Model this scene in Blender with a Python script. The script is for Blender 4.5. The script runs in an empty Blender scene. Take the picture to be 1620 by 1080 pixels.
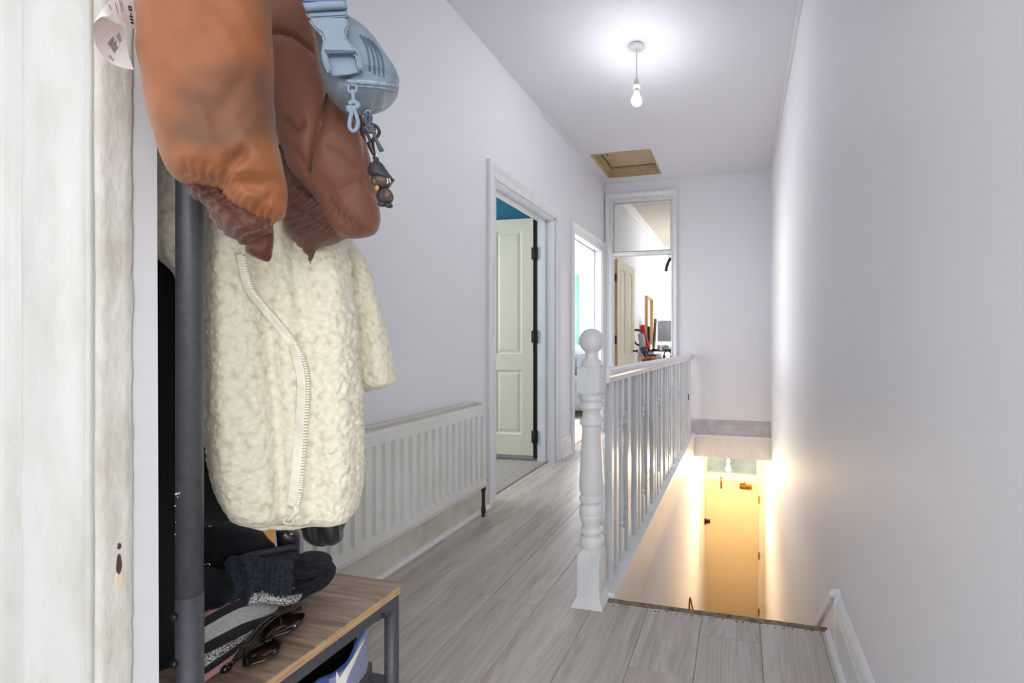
import bpy, bmesh, math, random
from mathutils import Vector, Matrix, noise
from mathutils.bvhtree import BVHTree
random.seed(7)
C = bpy.context.scene.collection
SC = bpy.context.scene
EYE = 0.98

# ------------------------------------------------------------------ camera
cam = bpy.data.cameras.new('camera'); camo = bpy.data.objects.new('camera', cam); C.objects.link(camo)
cam.sensor_width = 36.0; cam.lens = 36.0 * 720 / 1620; cam.shift_x = -192 / 1620.0; cam.clip_start = 0.02
YAW = math.radians(13.2095)
camo.location = (0, 0, EYE); camo.rotation_euler = (math.pi / 2, 0, YAW)
SC.camera = camo
# ------------------------------------------------------------------ world, light, exposure
w = bpy.data.worlds.new('world'); SC.world = w; w.use_nodes = True
w.node_tree.nodes['Background'].inputs[0].default_value = (0.93, 0.96, 1.0, 1)
w.node_tree.nodes['Background'].inputs[1].default_value = 0.6
SC.view_settings.view_transform = 'Standard'; SC.view_settings.look = 'None'
SC.view_settings.gamma = 1.0; SC.view_settings.exposure = 1.0; SC.view_settings.use_curve_mapping = False

def area(name, loc, rot, sx, sy, power, col=(1, 1, 1)):
    l = bpy.data.lights.new(name, 'AREA'); l.shape = 'RECTANGLE'; l.size = sx; l.size_y = sy; l.energy = power; l.color = col
    o = bpy.data.objects.new(name, l); C.objects.link(o); o.location = loc; o.rotation_euler = rot; return o
R = math.radians
area('near_room_window_light', (-0.2, -4.6, 1.45), (R(90), 0, 0), 2.0, 2.1, 26, (1.0, 0.985, 0.96))
area('near_room_side_fill_light', (2.1, -2.1, 1.5), (R(90), 0, R(41)), 1.8, 1.9, 27, (1.0, 0.985, 0.96))  # added fill from the right, brightens the coats and bench
area('bedroom_window_light', (-3.4, 2.6, 1.5), (R(90), 0, R(-90)), 1.4, 1.4, 16, (1.0, 0.99, 0.96))
area('lounge_side_fill_light', (-4.6, 5.6, 1.5), (R(90), 0, R(-90)), 2.0, 1.8, 80)  # added fill from the unseen side of the lounge, no window modelled
area('lounge_window_light', (-2.5, 8.1, 1.5), (R(90), 0, R(180)), 1.8, 1.6, 270)
area('study_window_light', (1.7, 6.6, 1.5), (R(90), 0, R(90)), 2.0, 1.8, 58)
BULB_POWER = 88.0
HALL_BULB_POWER = 660.0

# ------------------------------------------------------------------ helpers
def lin(c):
    c = c / 255.0
    return c / 12.92 if c <= 0.04045 else ((c + 0.055) / 1.055) ** 2.4
def rgb(r, g, b): return (lin(r), lin(g), lin(b), 1)

def nodes(name):
    m = bpy.data.materials.new(name); m.use_nodes = True
    nt = m.node_tree; return m, nt, nt.nodes['Principled BSDF']
def N(nt, t, **kw):
    n = nt.nodes.new(t)
    for k, v in kw.items():
        if hasattr(n, k) and k not in ('Scale',): setattr(n, k, v)
        else: n.inputs[k].default_value = v
    return n
def coords(nt, scale=(1, 1, 1), world=False):
    tc = nt.nodes.new('ShaderNodeTexCoord'); mp = nt.nodes.new('ShaderNodeMapping'); mp.inputs['Scale'].default_value = scale
    nt.links.new(tc.outputs['Object'], mp.inputs[0]); return mp.outputs[0]
def ramp(nt, src, stops):
    r = nt.nodes.new('ShaderNodeValToRGB'); e = r.color_ramp.elements
    while len(e) < len(stops): e.new(0.5)
    for i, (p, c) in enumerate(stops): e[i].position = p; e[i].color = c
    nt.links.new(src, r.inputs[0]); return r.outputs[0]
def bump(nt, b, src, strength, dist=0.002):
    n = nt.nodes.new('ShaderNodeBump'); n.inputs['Strength'].default_value = strength; n.inputs['Distance'].default_value = dist
    nt.links.new(src, n.inputs['Height']); nt.links.new(n.outputs[0], b.inputs['Normal'])
def plain(name, col, rough=0.5, metal=0.0, col2=None, scale=6.0, lo=0.4, hi=0.65, bs=0.0, bscale=60.0, bd=0.002, spec=0.5, stretch=(1, 1, 1), emit=None, sheen=0):
    m, nt, b = nodes(name)
    b.inputs['Base Color'].default_value = col; b.inputs['Roughness'].default_value = rough; b.inputs['Metallic'].default_value = metal
    b.inputs['Specular IOR Level'].default_value = spec
    if sheen: b.inputs['Sheen Weight'].default_value = sheen
    if col2:
        n = N(nt, 'ShaderNodeTexNoise', Scale=scale, Detail=6.0, Roughness=0.65)
        nt.links.new(coords(nt, stretch), n.inputs['Vector'])
        nt.links.new(ramp(nt, n.outputs[0], [(lo, col), (hi, col2)]), b.inputs['Base Color'])
    if bs:
        n = N(nt, 'ShaderNodeTexNoise', Scale=bscale, Detail=4.0)
        nt.links.new(coords(nt, stretch), n.inputs['Vector']); bump(nt, b, n.outputs[0], bs, bd)
    if emit:
        b.inputs['Emission Color'].default_value = emit[0]; b.inputs['Emission Strength'].default_value = emit[1]
    return m

def newobj(name, me, mat=None, parent=None):
    o = bpy.data.objects.new(name, me); C.objects.link(o)
    if mat is not None:
        for mm in (mat if isinstance(mat, (list, tuple)) else [mat]): me.materials.append(mm)
    if parent is not None:
        o.parent = parent; o.matrix_parent_inverse = Matrix.Translation(parent.location).inverted() if parent.rotation_euler.z == 0 else parent.matrix_basis.inverted()
        if parent.parent is not None:
            o.matrix_parent_inverse = Matrix.Identity(4)
            o.matrix_parent_inverse = parent_world(parent).inverted()
    return o
def parent_world(o):
    m = o.matrix_basis.copy()
    if o.parent is not None: m = parent_world(o.parent) @ o.matrix_parent_inverse @ m
    return m
def mesh(name, verts, faces, mat=None, parent=None, smooth=False, mi=None):
    me = bpy.data.meshes.new(name); me.from_pydata([tuple(v) for v in verts], [], faces); me.update()
    if smooth: me.shade_smooth()
    if mi is not None: me.polygons.foreach_set('material_index', mi)
    o = newobj(name, me, mat, parent)
    return o
def frombm(name, bm, mat=None, parent=None, smooth=False):
    bmesh.ops.recalc_face_normals(bm, faces=bm.faces)
    me = bpy.data.meshes.new(name); bm.to_mesh(me); bm.free()
    if smooth: me.shade_smooth()
    return newobj(name, me, mat, parent)
def thing(name, label, cat, loc=(0, 0, 0), group=None, kind=None):
    o = bpy.data.objects.new(name, None); C.objects.link(o); o.location = loc; o.empty_display_size = 0.05
    tag(o, label, cat, group, kind); return o
def tag(o, label=None, cat=None, group=None, kind=None):
    if label: o['label'] = label
    if cat: o['category'] = cat
    if group: o['group'] = group
    if kind: o['kind'] = kind
    return o
def struct(o, label=None, cat=None): return tag(o, label, cat, None, 'structure')

def bxm(bm, x0, x1, y0, y1, z0, z1, bev=0.0):
    x0, x1 = min(x0, x1), max(x0, x1); y0, y1 = min(y0, y1), max(y0, y1); z0, z1 = min(z0, z1), max(z0, z1)
    g = bmesh.ops.create_cube(bm, size=1.0)
    vs = g['verts']
    for v in vs:
        v.co = Vector(((x0 + x1) / 2 + v.co.x * (x1 - x0), (y0 + y1) / 2 + v.co.y * (y1 - y0), (z0 + z1) / 2 + v.co.z * (z1 - z0)))
    if bev > 0:
        ed = list({e for v in vs for e in v.link_edges})
        bmesh.ops.bevel(bm, geom=ed, offset=bev, segments=2, affect='EDGES', profile=0.6)
def box(name, x0, x1, y0, y1, z0, z1, mat, parent=None, bev=0.0):
    bm = bmesh.new(); bxm(bm, x0, x1, y0, y1, z0, z1, bev); return frombm(name, bm, mat, parent)
def boxes(name, lst, mat, parent=None, bev=0.0):
    bm = bmesh.new()
    for b in lst: bxm(bm, *b, bev)
    return frombm(name, bm, mat, parent)
def ringmesh(rings, cap0=True, cap1=True, closed=True):
    n = len(rings[0]); V = []; F = []
    for r in rings: V += list(r)
    for i in range(len(rings) - 1):
        for j in range(n if closed else n - 1):
            k = (j + 1) % n
            F.append((i * n + j, i * n + k, (i + 1) * n + k, (i + 1) * n + j))
    if cap0: F.append(tuple(range(n - 1, -1, -1)))
    if cap1: F.append(tuple((len(rings) - 1) * n + j for j in range(n)))
    return V, F
def rings(name, rg, mat, parent=None, smooth=True, **k):
    V, F = ringmesh(rg, **k); return mesh(name, V, F, mat, parent, smooth)
def lathe(name, prof, cx, cy, mat, parent=None, n=32, smooth=True, axis='z'):
    rg = []
    for r, z in prof:
        ring = []
        for j in range(n):
            a = 2 * math.pi * j / n
            p = (r * math.cos(a), r * math.sin(a))
            ring.append(Vector((cx + p[0], cy + p[1], z)) if axis == 'z' else p)
        rg.append(ring)
    return rings(name, rg, mat, parent, smooth)
def smoothpath(pts, k=6, closed=False):
    P = [Vector(p) for p in pts]; out = []; n = len(P)
    for i in range(n if closed else n - 1):
        g = (lambda j: P[j % n]) if closed else (lambda j: P[max(0, min(n - 1, j))])
        p0, p1, p2, p3 = g(i - 1), g(i), g(i + 1), g(i + 2)
        for s in range(k):
            t = s / k
            out.append(0.5 * ((2 * p1) + (p2 - p0) * t + (2 * p0 - 5 * p1 + 4 * p2 - p3) * t * t + (3 * p1 - p0 - 3 * p2 + p3) * t ** 3))
    if not closed: out.append(P[-1])
    return out
def tuberings(path, r, n=10, closed=False, flat=None):
    rg = []; up = Vector((0, 0, 1)); m = len(path); prev = None
    for i, p in enumerate(path):
        a = path[(i - 1) % m] if (closed or i > 0) else p
        b = path[(i + 1) % m] if (closed or i < m - 1) else p
        t = (b - a).normalized()
        if prev is None:
            s = t.cross(up)
            if s.length < 1e-3: s = t.cross(Vector((1, 0, 0)))
            s.normalize()
        else:
            s = prev - t * prev.dot(t); s.normalize()
        prev = s; u = s.cross(t)
        rr = r(i / max(1, m - 1)) if callable(r) else r
        f1, f2 = flat if flat else (1, 1)
        rg.append([p + s * (rr * f1 * math.cos(2 * math.pi * j / n)) + u * (rr * f2 * math.sin(2 * math.pi * j / n)) for j in range(n)])
    if closed: rg.append(rg[0])
    return rg
def tube(name, pts, r, mat, parent=None, n=10, k=6, closed=False, flat=None):
    path = smoothpath(pts, k, closed) if k > 1 else [Vector(p) for p in pts]
    return rings(name, tuberings(path, r, n, closed, flat), mat, parent, True, cap0=not closed, cap1=not closed)
def sweep(name, prof, A, B, u, v, mat, parent=None, shear0=0.0, shear1=0.0):
    # profile (a, b) in directions u, v swept straight from A to B; shear mitres the ends along the sweep by a
    A, B, u, v = Vector(A), Vector(B), Vector(u), Vector(v); t = (B - A).normalized()
    r0 = [A + u * a + v * b + t * (a * shear0) for a, b in prof]; r1 = [B + u * a + v * b + t * (a * shear1) for a, b in prof]
    bm = bmesh.new(); V, F = ringmesh([r0, r1])
    vs = [bm.verts.new(p) for p in V]
    for f in F: bm.faces.new([vs[i] for i in f])
    return frombm(name, bm, mat, parent)

# rays: where a sight line of the photograph meets a vertical plane standing at a real distance in the hall
CY, SY = math.cos(YAW), math.sin(YAW)
EYEV = Vector((0, 0, EYE))
def sight(px, py):
    a = (px - 1002) / 720.0
    return Vector((a * CY - SY, a * SY + CY, (540 - py) / 720.0))
class Plane:
    def __init__(s, px, dist):
        d = sight(px, 540); d.z = 0; s.n = d.normalized(); s.dist = dist; s.t = Vector((-s.n.y, s.n.x, 0)) * -1
    def at(s, px, py, off=0.0):
        r = sight(px, py); return EYEV + r * ((s.dist + off) / r.dot(s.n))
def onX(px, py, X): r = sight(px, py); return EYEV + r * (X / r.x)
def onY(px, py, Y): r = sight(px, py); return EYEV + r * (Y / r.y)
def onZ(px, py, Z): r = sight(px, py); return EYEV + r * ((Z - EYE) / r.z)
def interp(rows, n):
    rows = [tuple(r) + (1.0,) if len(r) == 3 else tuple(r) for r in rows]
    out = []; m = len(rows)
    L = [0]
    for i in range(1, m): L.append(L[-1] + math.hypot(rows[i][0] - rows[i - 1][0], max(abs(rows[i][1] - rows[i - 1][1]), abs(rows[i][2] - rows[i - 1][2]))) + 1e-6)
    seg = 0
    for q in range(n):
        s = L[-1] * q / (n - 1)
        while seg < m - 2 and s > L[seg + 1]: seg += 1
        t = (s - L[seg]) / (L[seg + 1] - L[seg])
        g = lambda j: rows[max(0, min(m - 1, j))]
        p0, p1, p2, p3 = g(seg - 1), g(seg), g(seg + 1), g(seg + 2)
        row = []
        for c in range(len(p1)):
            m1 = (p2[c] - p0[c]) / 2; m2 = (p3[c] - p1[c]) / 2
            d = p2[c] - p1[c]
            m1 = max(-abs(3 * d), min(abs(3 * d), m1)); m2 = max(-abs(3 * d), min(abs(3 * d), m2))
            row.append((2 * t ** 3 - 3 * t * t + 1) * p1[c] + (t ** 3 - 2 * t * t + t) * m1 + (-2 * t ** 3 + 3 * t * t) * p2[c] + (t ** 3 - t * t) * m2)
        out.append(row)
    return out
def cloth(name, rows, plane, thick, mat, parent=None, nz=60, nphi=56, disp=None, ex=0.8, round_top=0.0, round_bot=0.03, off=0.0):
    """A hanging garment: closed rings, one per height, half-width along the plane, real thickness across it."""
    rg = []; R_ = interp(rows, nz)
    zt = plane.at(R_[0][1], R_[0][0]).z; zb = plane.at(R_[-1][1], R_[-1][0]).z
    for i, row in enumerate(R_):
        py, l, r = row[:3]
        th = thick * (row[3] if len(row) > 3 else 1.0)
        Lp, Rp = plane.at(l, py, off), plane.at(r, py, off)
        z = (Lp.z + Rp.z) / 2
        if round_bot > 0 and z - zb < round_bot: q = max(0.0, 1 - (z - zb) / round_bot); th *= max(0.08, math.sqrt(max(0, 1 - q * q)))
        if round_top > 0 and zt - z < round_top: q = max(0.0, 1 - (zt - z) / round_top); th *= max(0.08, math.sqrt(max(0, 1 - q * q)))
        th = min(th, max(0.004, (Rp - Lp).length * 0.6))
        Cc = (Lp + Rp) / 2; h = (Rp - Lp) / 2; ring = []
        for j in range(nphi):
            a = 2 * math.pi * j / nphi; ca, sa = math.cos(a), math.sin(a)
            ca_ = math.copysign(abs(ca) ** ex, ca); sa_ = math.copysign(abs(sa) ** ex, sa)
            p = Cc + h * ca_ - plane.n * (th * sa_)
            if disp:
                px = (l + r) / 2 + (r - l) / 2 * ca_
                d = disp(px, py, sa, p)
                p = p + (h.normalized() * ca * 0.5 - plane.n * sa) * d
            ring.append(p)
        rg.append(ring)
    return rings(name, rg, mat, parent, True)
def bvh(*obs):
    V = []; F = []
    for o in obs:
        b = len(V); V += [v.co.copy() for v in o.data.vertices]; F += [tuple(b + i for i in p.vertices) for p in o.data.polygons]
    return BVHTree.FromPolygons(V, F)
def hit(tree, px, py, lift=0.0, default=None):
    r = sight(px, py).normalized(); h = tree.ray_cast(EYEV, r)
    if h[0] is None: return default.at(px, py) if default else None
    return h[0] - r * lift
def ribbon(name, path, wid, mat, tree, plane, parent=None, lift=0.001, k=5, thick=0.0015):
    """A strip lying on a surface: path in sight lines, wid in the same units, real thickness."""
    pts = smoothpath([(a, b, 0) for a, b in path], k); rg = []
    last = None
    for i, p in enumerate(pts):
        a = pts[max(0, i - 1)]; b = pts[min(len(pts) - 1, i + 1)]; t = (b - a).normalized(); s = Vector((-t.y, t.x, 0))
        ww = wid(i / (len(pts) - 1)) if callable(wid) else wid
        l, r = p + s * ww / 2, p - s * ww / 2
        pl = hit(tree, l.x, l.y, lift, plane); pr = hit(tree, r.x, r.y, lift, plane)
        n = sight(p.x, p.y).normalized()
        if (pl - pr).length > 0.05: pl = pr + (pl - pr).normalized() * 0.01
        rg.append([pl - n * thick, pr - n * thick, pr + n * thick, pl + n * thick])
    return rings(name, rg, mat, parent, False)
def slab(name, poly, plane, depth, mat, parent=None, off=0.0, bev=0.0):
    """A flat part with thickness: outline on its plane, extruded away from the viewer."""
    bm = bmesh.new(); f = [bm.verts.new(plane.at(x, y, off)) for x, y in poly]
    face = bm.faces.new(f); g = bmesh.ops.extrude_face_region(bm, geom=[face])
    for v in g['geom']:
        if isinstance(v, bmesh.types.BMVert): v.co += plane.n * depth
    if bev: bmesh.ops.bevel(bm, geom=[e for e in bm.edges], offset=bev, segments=2, affect='EDGES')
    return frombm(name, bm, mat, parent)
def nz3(p, s): return noise.noise(Vector((p[0] * s, p[1] * s, p[2] * s)))
def seg(px, py, a, b):
    ax, ay = a; bx, by = b; dx, dy = bx - ax, by - ay
    t = max(0, min(1, ((px - ax) * dx + (py - ay) * dy) / (dx * dx + dy * dy + 1e-9)))
    return math.hypot(px - ax - dx * t, py - ay - dy * t)
def crease(px, py, line, width, depth):
    d = min(seg(px, py, line[i], line[i + 1]) for i in range(len(line) - 1))
    return -depth * math.exp(-(d / width) ** 2)

# ------------------------------------------------------------------ materials
M = {}
M['wall'] = plain('white_wall_paint', rgb(236, 236, 241), 0.6, bs=0.12, bscale=9, bd=0.004)
M['ceil'] = plain('ceiling_paint', rgb(228, 228, 234), 0.7, bs=0.08, bscale=14, bd=0.003)
M['gloss'] = plain('white_gloss_wood', rgb(236, 236, 238), 0.3, col2=rgb(228, 229, 232), scale=5, stretch=(3, 3, 0.6), bs=0.15, bscale=30, bd=0.002)
M['cream'] = plain('old_cream_gloss', rgb(200, 200, 197), 0.35, col2=rgb(184, 182, 172), scale=7, lo=0.45, hi=0.75, stretch=(3, 3, 0.8), bs=0.35, bscale=22, bd=0.002)
M['lining'] = plain('old_lining_paint', rgb(214, 212, 203), 0.45, col2=rgb(190, 184, 168), scale=16, lo=0.45, hi=0.75, stretch=(2, 2, 0.7), bs=0.6, bscale=45, bd=0.003)
M['return'] = plain('grey_white_return', rgb(222, 222, 224), 0.5, bs=0.1, bscale=25)
M['primer'] = plain('patchy_primer_paint', rgb(234, 236, 238), 0.35, col2=rgb(214, 219, 224), scale=7, lo=0.45, hi=0.72, stretch=(2, 2, 0.7), bs=0.2, bscale=35)
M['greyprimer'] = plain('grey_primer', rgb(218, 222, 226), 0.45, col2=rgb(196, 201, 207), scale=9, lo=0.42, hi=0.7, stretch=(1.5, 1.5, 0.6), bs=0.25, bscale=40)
M['lavprimer'] = plain('lavender_grey_primer', rgb(196, 194, 204), 0.45, col2=rgb(176, 174, 186), scale=8, bs=0.15)
M['doorleaf'] = plain('pale_cream_door', rgb(228, 224, 200), 0.45, bs=0.08, bscale=30)
M['bare'] = plain('bare_pine', rgb(214, 178, 132), 0.6, col2=rgb(190, 148, 98), scale=5, stretch=(18, 18, 1.2), lo=0.35, hi=0.7)
M['pine_x'] = plain('bare_pine_boards', rgb(206, 184, 150), 0.6, col2=rgb(172, 146, 108), scale=6, stretch=(2, 14, 10), lo=0.35, hi=0.7)
M['mdf'] = plain('hatch_board', rgb(206, 188, 156), 0.75, col2=rgb(190, 170, 136), scale=5)
M['black'] = plain('black_metal', rgb(22, 20, 20), 0.4)
M['teal'] = plain('teal_wall', rgb(10, 108, 136), 0.6)
M['carpet'] = plain('grey_carpet', rgb(184, 180, 174), 0.95, col2=rgb(150, 146, 140), scale=60, bs=0.6, bscale=180)
M['beigecarpet'] = plain('beige_carpet', rgb(214, 206, 190), 0.95, bs=0.5, bscale=150)
M['rad'] = plain('radiator_enamel', rgb(232, 233, 230), 0.3, col2=rgb(222, 221, 214), scale=3, bs=0.05)
M['radgap'] = plain('cream_radiator_edge', rgb(226, 220, 202), 0.4)
M['rust'] = plain('rusty_pipe', rgb(70, 46, 32), 0.75, col2=rgb(30, 24, 20), scale=50, bs=0.5, bscale=120)
M['steel'] = plain('charcoal_powder_steel', rgb(74, 75, 82), 0.42, col2=rgb(64, 65, 72), scale=90, bs=0.12, bscale=500, bd=0.0005)
M['tan'] = plain('tan_stain_edge', rgb(204, 170, 130), 0.6, col2=rgb(156, 120, 84), scale=9, stretch=(10, 1.5, 30), lo=0.35, hi=0.7, bs=0.3, bscale=60)
M['subfloor'] = plain('dark_subfloor', rgb(70, 62, 56), 0.9)
M['glass'] = None
def glassmat(name, tint, gloss):
    m = bpy.data.materials.new(name); m.use_nodes = True; nt = m.node_tree; nt.nodes.clear()
    o = nt.nodes.new('ShaderNodeOutputMaterial'); mx = nt.nodes.new('ShaderNodeMixShader'); t = nt.nodes.new('ShaderNodeBsdfTransparent'); g = nt.nodes.new('ShaderNodeBsdfGlossy')
    t.inputs[0].default_value = tint; g.inputs['Roughness'].default_value = 0.03; mx.inputs[0].default_value = gloss
    nt.links.new(t.outputs[0], mx.inputs[1]); nt.links.new(g.outputs[0], mx.inputs[2]); nt.links.new(mx.outputs[0], o.inputs[0]); return m
M['glass'] = glassmat('clear_pane', (0.95, 0.97, 0.96, 1), 0.06)

def plankmat():
    m, nt, b = nodes('grey_oak_laminate'); L = nt.links
    tc = nt.nodes.new('ShaderNodeTexCoord'); oi = nt.nodes.new('ShaderNodeObjectInfo')
    off = nt.nodes.new('ShaderNodeVectorMath'); off.operation = 'SCALE'; off.inputs[0].default_value = (13.0, 29.0, 5.0); L.new(oi.outputs['Random'], off.inputs['Scale'])
    add = nt.nodes.new('ShaderNodeVectorMath'); L.new(tc.outputs['Object'], add.inputs[0]); L.new(off.outputs[0], add.inputs[1])
    def mapd(s):
        mp = nt.nodes.new('ShaderNodeMapping'); mp.inputs['Scale'].default_value = s; L.new(add.outputs[0], mp.inputs[0]); return mp.outputs[0]
    n1 = N(nt, 'ShaderNodeTexNoise', Scale=1.0, Detail=7.0, Roughness=0.6, Distortion=0.6); L.new(mapd((22, 1.5, 1)), n1.inputs['Vector'])
    n2 = N(nt, 'ShaderNodeTexNoise', Scale=1.0, Detail=3.0, Roughness=0.7); L.new(mapd((220, 9, 1)), n2.inputs['Vector'])
    # cathedral grain: contour rings of a stretched smooth noise
    n3 = N(nt, 'ShaderNodeTexNoise', Scale=1.0, Detail=1.5, Roughness=0.4); L.new(mapd((6.5, 0.85, 1)), n3.inputs['Vector'])
    mul = nt.nodes.new('ShaderNodeMath'); mul.operation = 'MULTIPLY'; mul.inputs[1].default_value = 150.0; L.new(n3.outputs[0], mul.inputs[0])
    sn = nt.nodes.new('ShaderNodeMath'); sn.operation = 'SINE'; L.new(mul.outputs[0], sn.inputs[0])
    ma = nt.nodes.new('ShaderNodeMath'); ma.operation = 'MULTIPLY_ADD'; ma.inputs[1].default_value = 0.05; L.new(sn.outputs[0], ma.inputs[0]); L.new(n1.outputs[0], ma.inputs[2])
    mb = nt.nodes.new('ShaderNodeMath'); mb.operation = 'MULTIPLY_ADD'; mb.inputs[1].default_value = 0.32; L.new(n2.outputs[0], mb.inputs[0]); L.new(ma.outputs[0], mb.inputs[2])
    md = nt.nodes.new('ShaderNodeMath'); md.operation = 'MULTIPLY_ADD'; md.inputs[1].default_value = 0.13; L.new(oi.outputs['Random'], md.inputs[0]); L.new(mb.outputs[0], md.inputs[2])
    L.new(ramp(nt, md.outputs[0], [(0.36, rgb(132, 123, 115)), (0.56, rgb(180, 171, 162)), (0.78, rgb(202, 194, 186)), (1.0, rgb(216, 210, 203))]), b.inputs['Base Color'])
    b.inputs['Roughness'].default_value = 0.30; b.inputs['Specular IOR Level'].default_value = 0.5
    bump(nt, b, mb.outputs[0], 0.12, 0.001); return m
M['plank'] = plankmat()
def benchmat():
    m, nt, b = nodes('rustic_brown_board'); L = nt.links
    n1 = N(nt, 'ShaderNodeTexNoise', Scale=1.0, Detail=8.0, Roughness=0.62, Distortion=1.2); L.new(coords(nt, (5, 55, 1)), n1.inputs['Vector'])
    n2 = N(nt, 'ShaderNodeTexNoise', Scale=3.0, Detail=2.0); L.new(coords(nt, (1, 2.5, 1)), n2.inputs['Vector'])
    ma = nt.nodes.new('ShaderNodeMath'); ma.operation = 'MULTIPLY_ADD'; ma.inputs[1].default_value = 0.5; L.new(n2.outputs[0], ma.inputs[0]); L.new(n1.outputs[0], ma.inputs[2])
    L.new(ramp(nt, ma.outputs[0], [(0.5, rgb(112, 90, 73)), (0.72, rgb(164, 140, 120)), (0.95, rgb(190, 168, 147))]), b.inputs['Base Color'])
    b.inputs['Roughness'].default_value = 0.4; bump(nt, b, n1.outputs[0], 0.2, 0.001); return m
M['bench'] = benchmat()

# ------------------------------------------------------------------ the setting
XL, XR, YE, ZC = -1.47, 0.31, 4.87, 2.73
XS = -0.486          # face of the wall beside the stairs
YN = 1.665           # top nosing of the stairs
T = 0.15             # left wall thickness
D1 = (2.52, 3.47, 1.985); D2 = (3.885, 4.755, 1.985)
D3 = (-1.392, -0.71, 2.535)
YB = -2.2            # back of the room the camera stands in
struct(boxes('wall_left', [(XL - T, XL, 0.40, D1[0], 0, ZC), (XL - T, XL, D1[1], D2[0], 0, ZC), (XL - T, XL, D2[1], YE + 0.1, 0, ZC),
                           (XL - T, XL, D1[0], D1[1], D1[2], ZC), (XL - T, XL, D2[0], D2[1], D2[2], ZC)], M['wall']))
struct(boxes('wall_right', [(XR, XR + 0.12, 0.40, 6.55, -3.0, ZC)], M['wall']))
struct(boxes('wall_end', [(D3[1], XR, YE, YE + 0.1, 0, ZC), (D3[0], D3[1], YE, YE + 0.1, D3[2], ZC), (XL, D3[0], YE, YE + 0.1, 0, ZC)], M['wall']))
HX = (-1.371, -0.800); HY = (4.06, 4.685)
struct(boxes('ceiling', [(XL - T, XR + 0.12, YB, HY[0], ZC, ZC + 0.12), (XL - T, HX[0], HY[0], HY[1], ZC, ZC + 0.12), (HX[1], XR + 0.12, HY[0], HY[1], ZC, ZC + 0.12),
                         (XL - T, XR + 0.12, HY[1], YE + 0.1, ZC, ZC + 0.12)], M['ceil']))
# wall with the doorway the picture is taken through
struct(boxes('wall_near', [(XL - T - 1.6, -0.70, 0.352, 0.40, 0, ZC), (-0.70, XR, 0.352, 0.40, 2.06, ZC)], M['wall']))
struct(box('wall_stair', XS - 0.08, XS, YN + 0.02, 6.55, -3.0, -0.03, M['wall']))
struct(boxes('trim_1', [(XR - 0.018, XR, 0.40, YE, ZC - 0.03, ZC)], M['gloss'], bev=0.004))
struct(boxes('trim_2', [(XL, XL + 0.02, 3.2, YE, ZC - 0.025, ZC)], M['gloss'], bev=0.004))
struct(boxes('trim_3', [(XS - 0.02, XR, YE - 0.035, YE, -0.035, 0.0)], M['gloss'], bev=0.006))
struct(boxes('trim_4', [(XS - 0.02, XR, YE - 0.02, YE + 0.1, -0.24, -0.03)], M['gloss'], bev=0.002))

# floor: sub-floor and every laminate plank
fl = struct(boxes('floor', [(XL - T, XS - 0.02, -2.2, YE + 0.1, -0.05, -0.013), (XS - 0.02, XR, -2.2, YN - 0.02, -0.05, -0.013)], M['subfloor']))
cols = [-1.53, -1.33, -1.13, -0.93, -0.73, -0.53, -0.33, -0.133, 0.066, 0.266, 0.302]
joint = [1.98, 2.457, 1.593, 2.85, 0.95, 0.55, 1.333, 0.25, 1.1, 0.8]
PL = 1.285; gp = 0.0011
def plank(x0, x1, y0, y1):
    # a board with its own arrised edges: origin at its corner
    e = 0.0012; z = 0.0
    V = [(0, 0, -0.012), (x1 - x0, 0, -0.012), (x1 - x0, y1 - y0, -0.012), (0, y1 - y0, -0.012),
         (0, 0, -e), (x1 - x0, 0, -e), (x1 - x0, y1 - y0, -e), (0, y1 - y0, -e),
         (e, e, 0), (x1 - x0 - e, e, 0), (x1 - x0 - e, y1 - y0 - e, 0), (e, y1 - y0 - e, 0)]
    F = [(0, 1, 5, 4), (1, 2, 6, 5), (2, 3, 7, 6), (3, 0, 4, 7), (4, 5, 9, 8), (5, 6, 10, 9), (6, 7, 11, 10), (7, 4, 8, 11), (8, 9, 10, 11), (3, 2, 1, 0)]
    me = bpy.data.meshes.new('plank'); me.from_pydata(V, [], F); me.materials.append(M['plank'])
    o = bpy.data.objects.new('plank', me); C.objects.link(o); o.location = (x0, y0, 0); o.parent = fl
for i in range(len(cols) - 1):
    x0, x1 = cols[i] + gp / 2, cols[i + 1] - gp / 2
    y = joint[i] - PL * 3
    while y < YE:
        a, b = max(y, -0.6), min(y + PL, YE)
        if i >= 6: b = min(b, YN - 0.004)
        if i == 5 and b > YN and a < YN:
            plank(x0, x1, a + gp / 2, YN - 0.004); plank(x0, XS - 0.018, YN - 0.003, b)
        elif i == 5 and a >= YN: plank(x0, XS - 0.018, a + gp / 2, b - gp / 2)
        elif b - a > 0.02: plank(x0, x1, a + gp / 2, b - gp / 2)
        y += PL
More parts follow.
